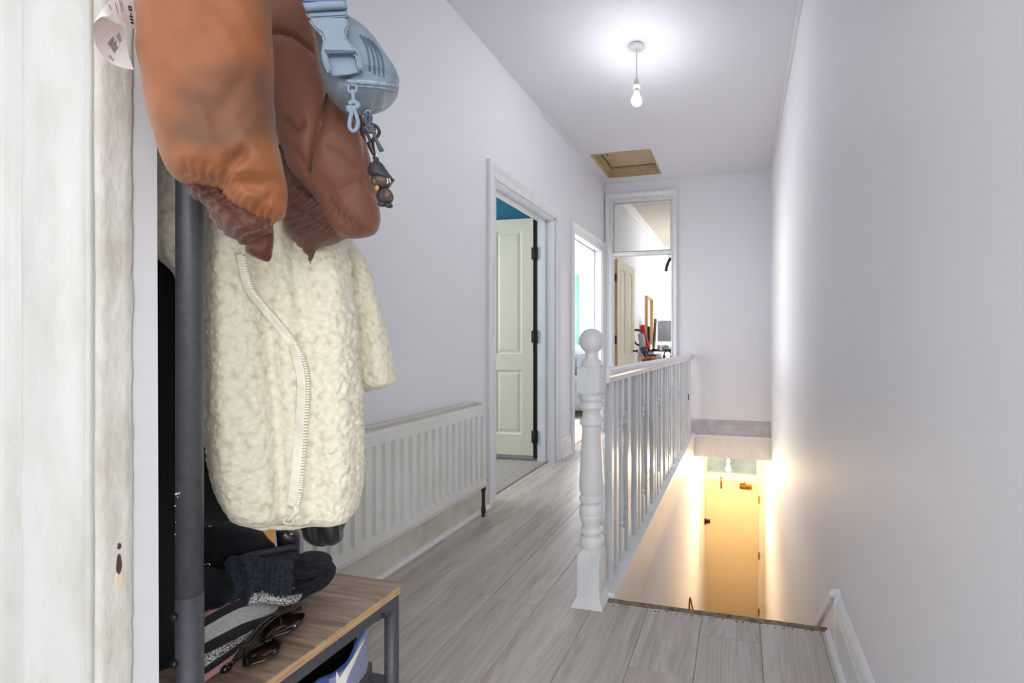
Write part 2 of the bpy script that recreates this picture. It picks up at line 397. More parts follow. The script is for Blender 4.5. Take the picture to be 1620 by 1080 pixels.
# worn nosing with a ragged edge
rg = []
for k in range(60):
    x = XS + (XR - 0.015 - XS) * k / 59
    d = 0.004 * nz3((x * 30, 0, 0), 1) + 0.003 * nz3((x * 90, 3, 0), 1)
    rg.append([Vector((x, YN - 0.022 + d, 0.0012)), Vector((x, YN + 0.004 + d * 0.5, 0.001)), Vector((x, YN + 0.008, -0.012)), Vector((x, YN + 0.004, -0.035)), Vector((x, YN - 0.02, -0.035))])
M['nosing'] = plain('worn_nosing', rgb(150, 134, 112), 0.7, col2=rgb(84, 70, 56), scale=38, lo=0.42, hi=0.66, bs=0.6, bscale=80)
struct(rings('trim_5', rg, M['nosing'], None, False))
spots = bmesh.new()
for k in range(26):
    x = XS + 0.03 + 0.029 * k + random.uniform(-.01, .01); y = YN - 0.03 + random.uniform(-0.008, 0.006)
    a, b = random.uniform(.0018, .0045), random.uniform(.0012, .0022)
    vs = [spots.verts.new((x + a * math.cos(t * 1.047), y + b * math.sin(t * 1.047), 0.0016)) for t in range(6)]
    vs2 = [spots.verts.new((v.co.x, v.co.y, 0.0)) for v in vs]
    spots.faces.new(vs)
    for t in range(6): spots.faces.new((vs[t], vs2[t], vs2[(t + 1) % 6], vs[(t + 1) % 6]))
so = frombm('old_nail_specks', spots, M['subfloor'], fl); so['kind'] = 'stuff'

# stairs down to the front door
st = thing('staircase', 'flight of narrow stairs going down to the warm lit lower hall', 'stairs', (0, YN, 0)); st['kind'] = 'structure'
M['stair'] = plain('stair_carpet', rgb(168, 150, 128), 0.95, bs=0.4, bscale=120)
ZL = -2.93
box('riser', XS + 0.004, XR - 0.004, YN - 0.02, YN, -0.225, -0.036, M['gloss'], st)
for k in range(1, 13):
    box('tread', XS + 0.004, XR - 0.004, YN + (k - 1) * 0.24, YN + k * 0.24, -0.2254 * k - 0.2254, -0.2254 * k, M['stair'], st, 0.006)
struct(box('floor_lower', XS - 0.08, XR + 0.1, YN + 11 * 0.24, 6.6, ZL - 0.06, ZL, plain('lower_hall_mat', rgb(150, 128, 104), 0.9)))
struct(box('ceiling_lower', XS - 0.08, XR + 0.1, YE + 0.09, 6.6, -0.24, -0.05, M['ceil']))
# apron board and string along the stair side of the landing
struct(boxes('trim_6', [(XS - 0.03, XS + 0.012, YN + 0.01, YE, -0.23, -0.03), (XS - 0.06, XS + 0.02, YN + 0.01, YE - 0.03, -0.03, 0.018)], M['gloss'], bev=0.004))
# skirting boards
SK = [(0, 0), (0.018, 0), (0.018, 0.115), (0.014, 0.125), (0.016, 0.135), (0.012, 0.15), (0.006, 0.16), (0, 0.165)]
def skirt(name, A, B, inward, mat=None, h=1.0):
    return struct(sweep(name, [(a, b * h) for a, b in SK], A, B, inward, (0, 0, 1), mat or M['gloss']))
QD = [(0, 0), (0.034, 0), (0.033, 0.006), (0.028, 0.013), (0.02, 0.018), (0.0, 0.018)]
skirt('baseboard_left', (XL, 0.40, 0), (XL, 2.43, 0), (1, 0, 0), plain('dusty_skirting', rgb(222, 218, 208), 0.45, col2=rgb(204, 198, 186), scale=7))
struct(sweep('trim_7', QD, (XL, 0.40, 0), (XL, 2.43, 0), (1, 0, 0), (0, 0, 1), M['gloss']))
skirt('baseboard_left_far', (XL, 3.56, 0), (XL, 3.80, 0), (1, 0, 0))
struct(sweep('trim_8', QD, (XL, 3.56, 0), (XL, 3.80, 0), (1, 0, 0), (0, 0, 1), M['gloss']))
skirt('baseboard_right', (XR, 0.40, 0), (XR, 1.545, 0), (-1, 0, 0), M['gloss'], 1.06)
struct(sweep('trim_9', QD, (XR, 0.40, 0), (XR, YN - 0.03, 0), (-1, 0, 0), (0, 0, 1), M['gloss']))
skirt('baseboard_end', (XS - 0.02, YE, 0), (XR, YE, 0), (0, -1, 0), M['lavprimer'], 0.95)
# the stair string that carries the skirting down the right wall
bm = bmesh.new(); pr = [(1.545, 0.0), (1.545, 0.176), (1.575, 0.17), (4.5, -2.58), (4.5, -2.95), (1.70, -0.28), (1.67, -0.04), (1.66, 0.0)]
a = [bm.verts.new((XR - 0.02, y, z)) for y, z in pr]; b = [bm.verts.new((XR, y, z)) for y, z in pr]
bm.faces.new(a); bm.faces.new(b[::-1])
for i in range(len(pr)): bm.faces.new((a[i], b[i], b[(i + 1) % len(pr)], a[(i + 1) % len(pr)]))
struct(frombm('trim_10', bm, M['gloss']))
struct(sweep('trim_11', [(0, -0.012), (0.03, -0.012), (0.032, 0.0), (0.026, 0.012), (0, 0.014)], (XR, 1.56, 0.178), (XR, 4.5, -2.58), (-1, 0, 0), (0, 0.69, 0.73), M['gloss']))

# ------------------------------------------------------------------ door surrounds
AR = [(0, 0), (0, 0.012), (0.01, 0.014), (0.014, 0.008), (0.045, 0.010), (0.055, 0.016), (0.062, 0.020), (0.075, 0.024), (0.088, 0.024), (0.092, 0.018), (0.092, 0)]
def surround_left(root, y0, y1, z1, mat, near=True, far=True, depth=T, step=True):
    """architrave on the hall face, lining in the wall thickness and a door stop, for an opening in the left wall"""
    AW = 0.092
    if near: sweep('architrave', AR, (XL, y0 + 0.008, 0), (XL, y0 + 0.008, z1 - 0.008), (0, -1, 0), (1, 0, 0), mat, root, 0, 1)
    if far: sweep('architrave', AR, (XL, y1 - 0.008, 0), (XL, y1 - 0.008, z1 - 0.008), (0, 1, 0), (1, 0, 0), mat, root, 0, 1)
    sweep('architrave', AR, (XL, y0 + 0.008, z1 - 0.008), (XL, y1 - 0.008, z1 - 0.008), (0, 0, 1), (1, 0, 0), mat, root, -1, 1)
    boxes('lining', [(XL - depth, XL + 0.001, y0 - 0.001, y0 + 0.02, 0, z1), (XL - depth, XL + 0.001, y1 - 0.02, y1 + 0.001, 0, z1), (XL - depth, XL + 0.001, y0, y1, z1 - 0.02, z1 + 0.001)], mat, root, 0.002)
    if step:
        boxes('door_stop', [(XL - depth + 0.04, XL - depth + 0.075, y0 + 0.02, y0 + 0.032, 0, z1 - 0.02), (XL - depth + 0.04, XL - depth + 0.075, y1 - 0.032, y1 - 0.02, 0, z1 - 0.02),
                            (XL - depth + 0.04, XL - depth + 0.075, y0 + 0.02, y1 - 0.02, z1 - 0.034, z1 - 0.02)], mat, root, 0.002)
def door_leaf(name, parent, wdt, hgt, thk, panels, mat, org, ang, edge=None):
    """panelled leaf: stiles and rails with fielded panels as children; local x along the width, y through the thickness"""
    leaf = bpy.data.objects.new(name, None); C.objects.link(leaf); leaf.parent = parent
    leaf.matrix_parent_inverse = parent_world(parent).inverted()
    leaf.location = org; leaf.rotation_euler.z = ang
    def loc(o): o.parent = leaf; o.matrix_parent_inverse = Matrix.Identity(4); return o
    xs = sorted({0, wdt} | {p[0] for p in panels} | {p[1] for p in panels}); zs = sorted({0, hgt} | {p[2] for p in panels} | {p[3] for p in panels})
    V = []; F = []
    def q(a, b, c, d): n = len(V); V.extend([a, b, c, d]); F.append((n, n + 1, n + 2, n + 3))
    def inp(x, z): return any(p[0] < x < p[1] and p[2] < z < p[3] for p in panels)
    for i in range(len(xs) - 1):
        for k in range(len(zs) - 1):
            if inp((xs[i] + xs[i + 1]) / 2, (zs[k] + zs[k + 1]) / 2): continue
            for y, fl_ in ((0, 0), (thk, 1)):
                c = [(xs[i], y, zs[k]), (xs[i + 1], y, zs[k]), (xs[i + 1], y, zs[k + 1]), (xs[i], y, zs[k + 1])]
                q(*(c[::-1] if fl_ else c))
    for p in panels:
        for (xa, za, xb, zb) in ((p[0], p[2], p[1], p[2]), (p[1], p[2], p[1], p[3]), (p[1], p[3], p[0], p[3]), (p[0], p[3], p[0], p[2])):
            q((xa, 0, za), (xb, 0, zb), (xb, thk, zb), (xa, thk, za))
    for (xa, za, xb, zb) in ((0, 0, wdt, 0), (wdt, 0, wdt, hgt), (wdt, hgt, 0, hgt), (0, hgt, 0, 0)):
        q((xa, thk, za), (xb, thk, zb), (xb, 0, zb), (xa, 0, za))
    loc(mesh('stiles_and_rails', V, F, mat))
    for p in panels:
        V = []; F = []; prof = [(0, 0.0), (0.010, 0.010), (0.020, 0.011), (0.040, 0.004)]
        n = 0; loops = []
        for sgn in (0, 1):
            ls = []
            for ins, dep in prof:
                y = dep if sgn == 0 else thk - dep
                ls.append([len(V) + i for i in range(4)])
                V += [(p[0] + ins, y, p[2] + ins), (p[1] - ins, y, p[2] + ins), (p[1] - ins, y, p[3] - ins), (p[0] + ins, y, p[3] - ins)]
            for a, b in zip(ls[:-1], ls[1:]):
                for i in range(4):
                    f = (a[i], a[(i + 1) % 4], b[(i + 1) % 4], b[i]); F.append(f if sgn == 0 else f[::-1])
            F.append(tuple(ls[-1]) if sgn == 0 else tuple(ls[-1][::-1]))
        loc(mesh('panel', V, F, mat))
    if edge: loc(box('bare_edge', -0.001, 0.0006, 0.0, thk, 0, hgt, edge))
    return leaf

# door 1: open into the bedroom with teal walls
d1 = thing('door_1', 'white framed doorway with open cream panelled door and teal wall beyond', 'door', (XL, D1[0], 0)); d1['kind'] = 'structure'
surround_left(d1, D1[0], D1[1], D1[2], M['gloss'])
W1 = 0.78
lf = door_leaf('door_leaf', d1, W1, 1.945, 0.036, [(0.10, 0.335, 0.83, 1.85), (0.445, 0.68, 0.83, 1.85), (0.10, 0.335, 0.17, 0.70), (0.445, 0.68, 0.17, 0.70)], M['doorleaf'], (-1.653, 3.476, 0.045), R(182), M['bare'])
for z in (0.20, 1.02, 1.70):
    h = boxes('hinge', [(-1.664, -1.612, 3.4365, 3.455, z - 0.05, z + 0.05)], M['black'], d1)
    tube('hinge_barrel', [(-1.640, 3.437, z - 0.052), (-1.640, 3.437, z + 0.052)], 0.006, M['black'], h, 8, 1)
box('hinge_gap_shade', XL - T - 0.032, XL - T, 3.447, 3.476, 0.02, 1.985, M['black'], d1)  # black strip added in the hinge gap as painted shade
box('threshold_strip', XL - 0.075, XL - 0.055, D1[0] + 0.02, D1[1] - 0.02, -0.001, 0.004, plain('dull_metal_strip', rgb(150, 146, 140), 0.5), d1, 0.001)
struct(boxes('floor_bedroom', [(-3.7, XL - 0.05, 1.9, 3.62, -0.05, 0.0)], M['carpet']))
struct(boxes('wall_bedroom', [(-3.7, XL - T, 3.505, 3.72, 0, ZC), (-3.7, XL - T, 1.8, 1.9, 0, ZC), (XL - T - 0.01, XL - T, 1.9, D1[0] - 0.02, 0, ZC), (XL - T - 0.01, XL - T, D1[0] - 0.02, D1[1], D1[2] + 0.02, ZC)], M['teal']))
struct(box('baseboard_bedroom', -3.7, XL - T, 3.488, 3.505, 0, 0.12, M['return']))
struct(box('ceiling_bedroom', -3.7, XL - T, 1.8, 3.72, ZC, ZC + 0.1, M['ceil']))

# door 2: open archway into the bright lounge
d2 = thing('door_2', 'white framed doorway next to the corner opening on the bright lounge', 'door', (XL, D2[0], 0)); d2['kind'] = 'structure'
surround_left(d2, D2[0], D2[1], D2[2], M['gloss'])
box('threshold_strip', XL - 0.085, XL - 0.05, D2[0] + 0.02, D2[1] - 0.02, -0.001, 0.006, M['bare'], d2, 0.002)
YW = 7.4
struct(boxes('floor_lounge', [(-5.0, XL - 0.05, 3.8, YW, -0.05, 0.0)], M['beigecarpet']))
wx0, wx1, wz0, wz1 = -3.1, -1.95, 0.75, 2.05
struct(boxes('wall_lounge', [(-5.0, wx0, YW, YW + 0.12, 0, ZC), (wx1, XL - T, YW, YW + 0.12, 0, ZC), (wx0, wx1, YW, YW + 0.12, 0, wz0), (wx0, wx1, YW, YW + 0.12, wz1, ZC),
                             (-5.0, XL - T, 3.74, 3.8, 0, ZC), (XL - T, XL - T + 0.1, YE + 0.1, YW, 0, ZC)], M['wall']))
struct(box('ceiling_lounge', -5.0, XL - T, 3.74, YW, ZC, ZC + 0.1, M['ceil']))
wn = thing('window_1', 'bright white lounge window behind the curtain', 'window', (wx0, YW, wz0)); wn['kind'] = 'structure'
boxes('window_frame', [(wx0, wx0 + 0.06, YW + 0.02, YW + 0.08, wz0, wz1), (wx1 - 0.06, wx1, YW + 0.02, YW + 0.08, wz0, wz1), (wx0, wx1, YW + 0.02, YW + 0.08, wz0, wz0 + 0.06), (wx0, wx1, YW + 0.02, YW + 0.08, wz1 - 0.06, wz1), (wx0, wx1, YW + 0.02, YW + 0.08, 1.38, 1.43)], M['gloss'], wn, 0.004)
box('pane', wx0 + 0.05, wx1 - 0.05, YW + 0.045, YW + 0.051, wz0 + 0.05, wz1 - 0.05, M['glass'], wn)
boxes('window_sill', [(wx0 - 0.05, wx1 + 0.05, YW - 0.06, YW, wz0 - 0.04, wz0)], M['gloss'], wn, 0.005)

# door 3: transom-topped doorway in the end wall
d3 = thing('door_3', 'tall white doorway in the end wall with glazed transom and open door', 'door', (D3[0], YE, 0)); d3['kind'] = 'structure'
AW = 0.092
def arch3(a, zt):
    sweep('architrave', AR, (D3[0] + 0.008, YE, 0), (D3[0] + 0.008, YE, zt - 0.008), (-0.85, 0, 0), (0, -1, 0), M['gloss'], d3, 0, 1)
    sweep('architrave', AR, (D3[1] - 0.008, YE, 0), (D3[1] - 0.008, YE, zt - 0.008), (0.62, 0, 0), (0, -1, 0), M['gloss'], d3, 0, 1)
    sweep('architrave', AR, (D3[0] + 0.008, YE, zt - 0.008), (D3[1] - 0.008, YE, zt - 0.008), (0, 0, 1), (0, -1, 0), M['gloss'], d3, -0.85, 0.62)
arch3(0, D3[2])
boxes('lining', [(D3[0], D3[0] + 0.015, YE - 0.001, YE + 0.101, 0, D3[2]), (D3[1] - 0.015, D3[1], YE - 0.001, YE + 0.101, 0, D3[2]), (D3[0], D3[1], YE - 0.001, YE + 0.101, D3[2] - 0.015, D3[2])], M['gloss'], d3, 0.002)
boxes('transom_bar', [(D3[0] + 0.012, D3[1] - 0.012, YE - 0.006, YE + 0.07, 1.925, 1.965)], M['gloss'], d3, 0.006)
box('pane', D3[0] + 0.012, D3[1] - 0.012, YE + 0.035, YE + 0.04, 1.96, D3[2] - 0.012, M['glass'], d3)
boxes('glazing_bead', [(D3[0] + 0.015, D3[0] + 0.03, YE + 0.02, YE + 0.034, 1.965, D3[2] - 0.015), (D3[1] - 0.027, D3[1] - 0.015, YE + 0.02, YE + 0.034, 1.965, D3[2] - 0.015), (D3[0] + 0.03, D3[1] - 0.027, YE + 0.02, YE + 0.034, D3[2] - 0.03, D3[2] - 0.015), (D3[0] + 0.03, D3[1] - 0.027, YE + 0.02, YE + 0.034, 1.965, 1.978)], M['cream'], d3)
lf3 = door_leaf('door_leaf', d3, 0.68, 1.90, 0.036, [(0.10, 0.30, 0.82, 1.80), (0.38, 0.58, 0.82, 1.80), (0.10, 0.30, 0.18, 0.68), (0.38, 0.58, 0.18, 0.68)], M['doorleaf'], (-1.352, 4.975, 0.012), R(86.5), plain('orange_pine_edge', rgb(222, 176, 118), 0.6, col2=rgb(196, 146, 90), scale=4, stretch=(10, 10, 1)))
for z in (1.00, 1.70): boxes('hinge', [(-1.384, -1.36, 4.955, 4.9755, z - 0.045, z + 0.045)], M['black'], d3)
kn = tube('door_knob', [(-1.318, 5.58, 0.86), (-1.27, 5.585, 0.86), (-1.262, 5.585, 0.86)], lambda t: 0.010 if t < 0.6 else 0.024, M['black'], d3, 12, 4)

# study beyond door 3
struct(boxes('floor_study', [(-1.42, 2.4, YE + 0.1, 8.2, -0.05, 0.0)], M['beigecarpet']))
struct(boxes('wall_study', [(-1.52, -1.415, YE + 0.1, 8.3, 0, ZC), (-1.42, 2.4, 8.2, 8.3, 0, ZC), (XR, 2.4, YE, YE + 0.1, 0, ZC)], M['wall']))
struct(box('ceiling_study', -1.52, 2.4, YE + 0.1, 8.3, ZC, ZC + 0.1, plain('pinkish_ceiling', rgb(226, 212, 200), 0.8)))
struct(sweep('trim_12', [(0, 0), (0.07, 0), (0.06, -0.02), (0.03, -0.035), (0.012, -0.07), (0.012, -0.09), (0, -0.09)], (-1.415, YE + 0.1, ZC), (-1.415, 8.2, ZC), (1, 0, 0), (0, 0, 1), M['gloss']))
struct(sweep('trim_13', [(0, 0), (0.07, 0), (0.06, -0.02), (0.03, -0.035), (0.012, -0.07), (0.012, -0.09), (0, -0.09)], (-1.415, 8.2, ZC), (2.4, 8.2, ZC), (0, -1, 0), (0, 0, 1), M['gloss']))

# ------------------------------------------------------------------ loft hatch
lh = thing('loft_hatch', 'bare wood loft hatch recessed in the white ceiling near the end wall', 'hatch', ((HX[0] + HX[1]) / 2, (HY[0] + HY[1]) / 2, ZC))
for b in ((HX[0] - 0.004, HX[0] + 0.02, HY[0], HY[1]), (HX[1] - 0.012, HX[1] + 0.004, HY[0], HY[1]), (HX[0] + 0.02, HX[1] - 0.012, HY[1] - 0.02, HY[1] + 0.004), (HX[0] + 0.02, HX[1] - 0.012, HY[0] - 0.004, HY[0] + 0.02)):
    box('frame_board', *b, ZC - 0.004, ZC + 0.14, M['pine_x'], lh)
for b in ((HX[0] + 0.02, HX[0] + 0.042, HY[0] + 0.02, HY[1] - 0.02), (HX[0] + 0.042, HX[1] - 0.012, HY[1] - 0.042, HY[1] - 0.02)):
    box('batten', *b, ZC + 0.045, ZC + 0.09, M['pine_x'], lh, 0.003)
box('panel', HX[0] + 0.05, HX[1] - 0.016, HY[0] + 0.024, HY[1] - 0.05, ZC + 0.092, ZC + 0.11, M['mdf'], lh)
box('backing', HX[0], HX[1], HY[0], HY[1], ZC + 0.13, ZC + 0.14, M['subfloor'], lh)
for x, y in ((HX[0] + 0.10, 4.30), (HX[1] - 0.05, 4.14)): lathe('catch', [(0.001, ZC + 0.080), (0.010, ZC + 0.080), (0.010, ZC + 0.094)], x, y, M['black'], lh, 10)

# ------------------------------------------------------------------ pendant lamps
def emitter(name, col, s):
    m = bpy.data.materials.new(name); m.use_nodes = True; nt = m.node_tree; nt.nodes.clear()
    o = nt.nodes.new('ShaderNodeOutputMaterial'); e = nt.nodes.new('ShaderNodeEmission'); e.inputs[0].default_value = col; e.inputs[1].default_value = s
    nt.links.new(e.outputs[0], o.inputs[0]); return m
M['plastic'] = plain('white_plastic', rgb(232, 230, 226), 0.35)
def pendant(label, x, y, zc, zb, mat, r=0.03):
    t = thing('pendant_lamp', label, 'lamp', (x, y, zc))
    lathe('ceiling_rose', [(0.001, zc - 0.022), (0.02, zc - 0.022), (0.040, zc - 0.016), (0.048, zc - 0.006), (0.048, zc)], x, y, M['plastic'], t, 28)
    tube('cord', [(x, y, zc - 0.02), (x + 0.001, y, (zc + zb) / 2), (x, y, zb + 0.135)], 0.0035, M['plastic'], t, 8)
    lathe('bulb_holder', [(0.002, zb + 0.145), (0.012, zb + 0.143), (0.014, zb + 0.115), (0.019, zb + 0.112), (0.019, zb + 0.085), (0.002, zb + 0.085)], x, y, M['plastic'], t, 20)
    lathe('bulb_cap', [(0.002, zb + 0.086), (0.0135, zb + 0.086), (0.0135, zb + 0.064), (0.002, zb + 0.064)], x, y, plain('bulb_cap_metal', rgb(160, 160, 165), 0.3, 0.9), t, 20)
    pr = [(0.002, zb + 0.066), (0.012, zb + 0.064), (0.016, zb + 0.05)]
    for k in range(11):
        a = math.pi * (0.22 + 0.78 * k / 10); pr.append((max(0.001, r * math.sin(a)), zb + 0.012 + r * math.cos(a) * 1.05))
    lathe('bulb', pr, x, y, mat, t, 20)
    return t
pendant('bare white glowing bulb hanging on a cord from the upstairs ceiling', -0.598, 2.631, ZC, 2.395, emitter('cool_white_bulb', (0.93, 0.95, 1.0, 1), BULB_POWER))
pendant('bare warm bulb hanging in front of the transom of the lower front door', -0.134, 5.38, -0.24, -0.505, emitter('warm_bulb', (1.0, 0.71, 0.39, 1), HALL_BULB_POWER), 0.028)

# ------------------------------------------------------------------ front door at the bottom of the stairs
YF = 6.4
FX = (-0.470, 0.247); FZ = -0.93
d4 = thing('door_4', 'plain cream front door at the bottom of the stairs under a transom pane', 'door', (0, YF, ZL)); d4['kind'] = 'structure'
M['fdoor'] = plain('cream_front_door', rgb(222, 202, 164), 0.4, bs=0.06, bscale=20)
M['fframe'] = plain('cream_front_frame', rgb(238, 226, 200), 0.4)
boxes('door_frame', [(XS, FX[0], YF - 0.02, YF + 0.08, ZL, -0.24), (FX[1], XR, YF - 0.02, YF + 0.08, ZL, -0.24), (FX[0], FX[1], YF - 0.02, YF + 0.08, FZ, -0.835),
                     (FX[0], FX[0] + 0.025, YF - 0.01, YF + 0.08, -0.835, -0.24), (FX[1] - 0.03, FX[1], YF - 0.01, YF + 0.08, -0.835, -0.24)], M['fframe'], d4, 0.003)
box('transom_pane', FX[0] + 0.025, FX[1] - 0.03, YF + 0.03, YF + 0.036, -0.835, -0.25, plain('frosted_pane', rgb(126, 150, 166), 0.12, col2=rgb(104, 126, 142), scale=5, spec=0.8), d4)  # daylight behind the glass is put into its grey-blue colour
dl = box('door_leaf', FX[0] + 0.004, FX[1] - 0.004, YF - 0.012, YF + 0.03, ZL + 0.004, FZ - 0.004, M['fdoor'], d4, 0.002)
M['brass'] = plain('old_brass', rgb(150, 112, 52), 0.35, 0.9)
M['dkbrass'] = plain('dark_bronze_lock', rgb(64, 46, 28), 0.35, 0.8)
for z in (-1.16, -1.92, -2.68): boxes('hinge', [(FX[1] - 0.008, FX[1] + 0.008, YF - 0.034, YF - 0.012, z - 0.05, z + 0.05)], M['brass'], d4, 0.003)
boxes('night_latch', [(FX[0] - 0.01, FX[0] + 0.012, YF - 0.05, YF - 0.012, -1.545, -1.475), (FX[0] + 0.008, FX[0] + 0.065, YF - 0.045, YF - 0.012, -1.53, -1.485)], M['dkbrass'], d4, 0.004)
boxes('door_bolt', [(-0.265, -0.245, YF - 0.04, YF - 0.012, -0.91, -0.885), (-0.268, -0.242, YF - 0.024, YF - 0.012, -1.04, -0.95), (-0.26, -0.25, YF - 0.034, YF - 0.02, -1.05, -0.88)], M['brass'], d4, 0.003)
boxes('door_closer', [(-0.01, 0.15, YF - 0.07, YF - 0.012, -1.015, -0.965), (0.0, 0.07, YF - 0.05, YF - 0.03, -0.955, -0.94), (0.05, 0.07, YF - 0.05, YF - 0.02, -0.98, -0.93)], M['brass'], d4, 0.006)
hr = tube('wall_handrail', [(XS + 0.010, 4.37, -1.66), (XS + 0.016, 4.34, -1.52), (XS + 0.022, 4.34, -1.46), (XS + 0.030, 4.37, -1.52), (XS + 0.034, 4.6, -1.75), (XS + 0.046, 5.2, -2.27)], 0.008, plain('brown_rail_wood', rgb(128, 84, 36), 0.4), None, 10)
tag(hr, 'thin brown handrail end curling up beside the stair wall', 'handrail')
pb = boxes('pipe_casing', [(XS, XS + 0.02, 5.70, 5.74, -1.75, -0.24)], M['fframe'], None, 0.003)
tag(pb, 'narrow cream pipe casing running up the wall beside the front door', 'pipe casing')
so = boxes('light_switch', [(XS, XS + 0.012, 5.66, 5.75, -1.84, -1.755)], M['plastic'], None, 0.003)
tag(so, 'small white switch plate on the lower hall wall below the pipe casing', 'switch')

# ------------------------------------------------------------------ newel post and balustrade
NX, NY = -0.547, 1.640
nw = thing('newel_post', 'white turned newel post with ball finial at the top of the stairs', 'post', (NX, NY, 0))
def frustum(name, levels, mat, parent, cx=NX, cy=NY):
    return rings(name, [[Vector((cx + sx * h, cy + sy * h, z)) for sx, sy in ((-1, -1), (1, -1), (1, 1), (-1, 1))] for h, z in levels], mat, parent, False)
frustum('plinth', [(0.060, 0.0), (0.060, 0.005), (0.047, 0.030), (0.044, 0.034)], M['gloss'], nw)
def chamblock(name, h, z0, z1, c0, c1, mat):
    # square block whose corners are cut away at the ends
    rg = []
    def oct_(k, z):
        q = h * (1 - k); return [Vector((NX + x, NY + y, z)) for x, y in ((-q, -h), (q, -h), (h, -q), (h, q), (q, h), (-q, h), (-h, q), (-h, -q))]
    lv = [(0.5, z0, 0.80), (0.28, z0 + c0 * 0.5, 1), (0.02, z0 + c0, 1)] if c0 else [(0.02, z0, 1)]
    lv += [(0.02, z1 - c1, 1), (0.28, z1 - c1 * 0.5, 1), (0.5, z1, 0.80)]
    for k, z, s in lv: rg.append([Vector((NX + (p.x - NX) * s, NY + (p.y - NY) * s, z)) for p in oct_(k, z)])
    return rings(name, rg, mat, nw, False)
chamblock('base_block', 0.0435, 0.03, 0.212, 0, 0.035, M['primer'])
chamblock('top_block', 0.0435, 0.778, 0.892, 0.02, 0.02, M['primer'])
lathe('turned_shaft', [(0.036, 0.200), (0.0455, 0.214), (0.0465, 0.236), (0.043, 0.243), (0.035, 0.250), (0.036, 0.257), (0.0415, 0.262), (0.0425, 0.270), (0.040, 0.276), (0.034, 0.282), (0.034, 0.288),
                       (0.040, 0.302), (0.0455, 0.320), (0.0465, 0.332), (0.0455, 0.333), (0.0468, 0.335), (0.047, 0.348), (0.044, 0.362), (0.038, 0.368), (0.038, 0.374), (0.045, 0.380), (0.048, 0.388), (0.046, 0.396), (0.038, 0.401), (0.038, 0.406),
                       (0.0445, 0.418), (0.047, 0.436), (0.0465, 0.455), (0.036, 0.645), (0.0375, 0.650), (0.0345, 0.655), (0.0375, 0.660), (0.036, 0.664), (0.044, 0.668), (0.046, 0.675), (0.042, 0.685), (0.034, 0.697), (0.034, 0.720),
                       (0.042, 0.728), (0.046, 0.733), (0.0445, 0.739), (0.0405, 0.752), (0.042, 0.756), (0.045, 0.757), (0.045, 0.782)], NX, NY, M['gloss'], nw, 40)
bl = [(0.043, 0.888), (0.040, 0.893), (0.037, 0.905), (0.027, 0.914), (0.024, 0.925), (0.025, 0.932)]
for k in range(19):
    a = math.pi * (0.82 - 0.82 * k / 18); rr = 0.0475 * math.sin(a)
    zz = 0.982 - 0.0475 * math.cos(math.pi - a); bl.append((max(0.001, rr), zz))
    if k == 11: bl += [(rr - 0.0015, zz + 0.002), (rr - 0.0015, zz + 0.004)]
lathe('ball_finial', bl, NX, NY, M['gloss'], nw, 40)

bs = thing('stair_balustrade', 'white handrail on patchy grey balusters running along the landing edge', 'balustrade', (-0.515, 3.2, 0.02))
def hz(y): return 0.872 - (y - 1.67) / 3.2 * 0.028
HP = [(-0.024, -0.052), (0.024, -0.052), (0.026, -0.042), (0.022, -0.034), (0.031, -0.024), (0.033, -0.012), (0.026, -0.002), (0.012, 0.003), (-0.012, 0.003), (-0.026, -0.002), (-0.033, -0.012), (-0.031, -0.024), (-0.022, -0.034), (-0.026, -0.042)]
BX = -0.516
rings('handrail', [[Vector((BX + a, y, hz(y) + b)) for a, b in HP] for y in (NY + 0.045, 2.5, 3.5, YE - 0.002)], M['gloss'], bs, False)
def stick(y, half=0.0145):
    z1 = hz(y) - 0.05
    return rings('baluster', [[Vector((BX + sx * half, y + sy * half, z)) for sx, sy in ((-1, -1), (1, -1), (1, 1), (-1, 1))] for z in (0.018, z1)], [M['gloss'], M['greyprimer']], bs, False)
def fancy(y):
    # flat-sawn shaped baluster: profile in the landing plane
    z1 = hz(y) - 0.05; h = z1 - 0.018; pr = [(0, .034), (.16, .034), (.17, .028), (.2, .031), (.23, .024), (.255, .031), (.28, .022), (.36, .030), (.44, .034), (.54, .027), (.66, .019), (.70, .024), (.73, .031), (.75, .023), (.78, .029), (.80, .024), (.82, .034), (1, .034)]
    V = []; F = []
    for t, q in pr: V += [(BX - 0.012, y - q, 0.018 + t * h), (BX + 0.012, y - q, 0.018 + t * h), (BX + 0.012, y + q, 0.018 + t * h), (BX - 0.012, y + q, 0.018 + t * h)]
    rg = [V[i * 4:(i + 1) * 4] for i in range(len(pr))]
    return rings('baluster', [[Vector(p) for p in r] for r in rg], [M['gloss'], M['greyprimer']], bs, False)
def turned(y):
    z1 = hz(y) - 0.05; h = z1 - 0.018; s = 0.017
    sq = lambda z: [Vector((BX + sx * s, y + sy * s, z)) for sx, sy in ((-1, -1), (0, -1), (1, -1), (1, 0), (1, 1), (0, 1), (-1, 1), (-1, 0))]
    ci = lambda r, z: [Vector((BX + r * math.cos(a), y + r * math.sin(a), z)) for a in [math.radians(225 + 45 * k) for k in range(8)]]
    rg = [sq(0.018), sq(0.018 + .17 * h)] + [ci(r, 0.018 + t * h) for t, r in ((.175, .016), (.19, .012), (.205, .019), (.22, .012), (.25, .017), (.30, .02), (.36, .018), (.6, .0115), (.70, .0115), (.715, .018), (.73, .012), (.75, .018), (.77, .012), (.79, .016))] + [sq(0.018 + .80 * h), sq(z1)]
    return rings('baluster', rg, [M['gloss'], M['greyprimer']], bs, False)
y = 1.775; k = 0
while y < YE - 0.03:
    (stick(y) if k % 4 in (0, 1) else (turned(y) if k % 4 == 2 else fancy(y + 0.01)))
    y += (0.075, 0.085, 0.125, 0.165)[k % 4]; k += 1
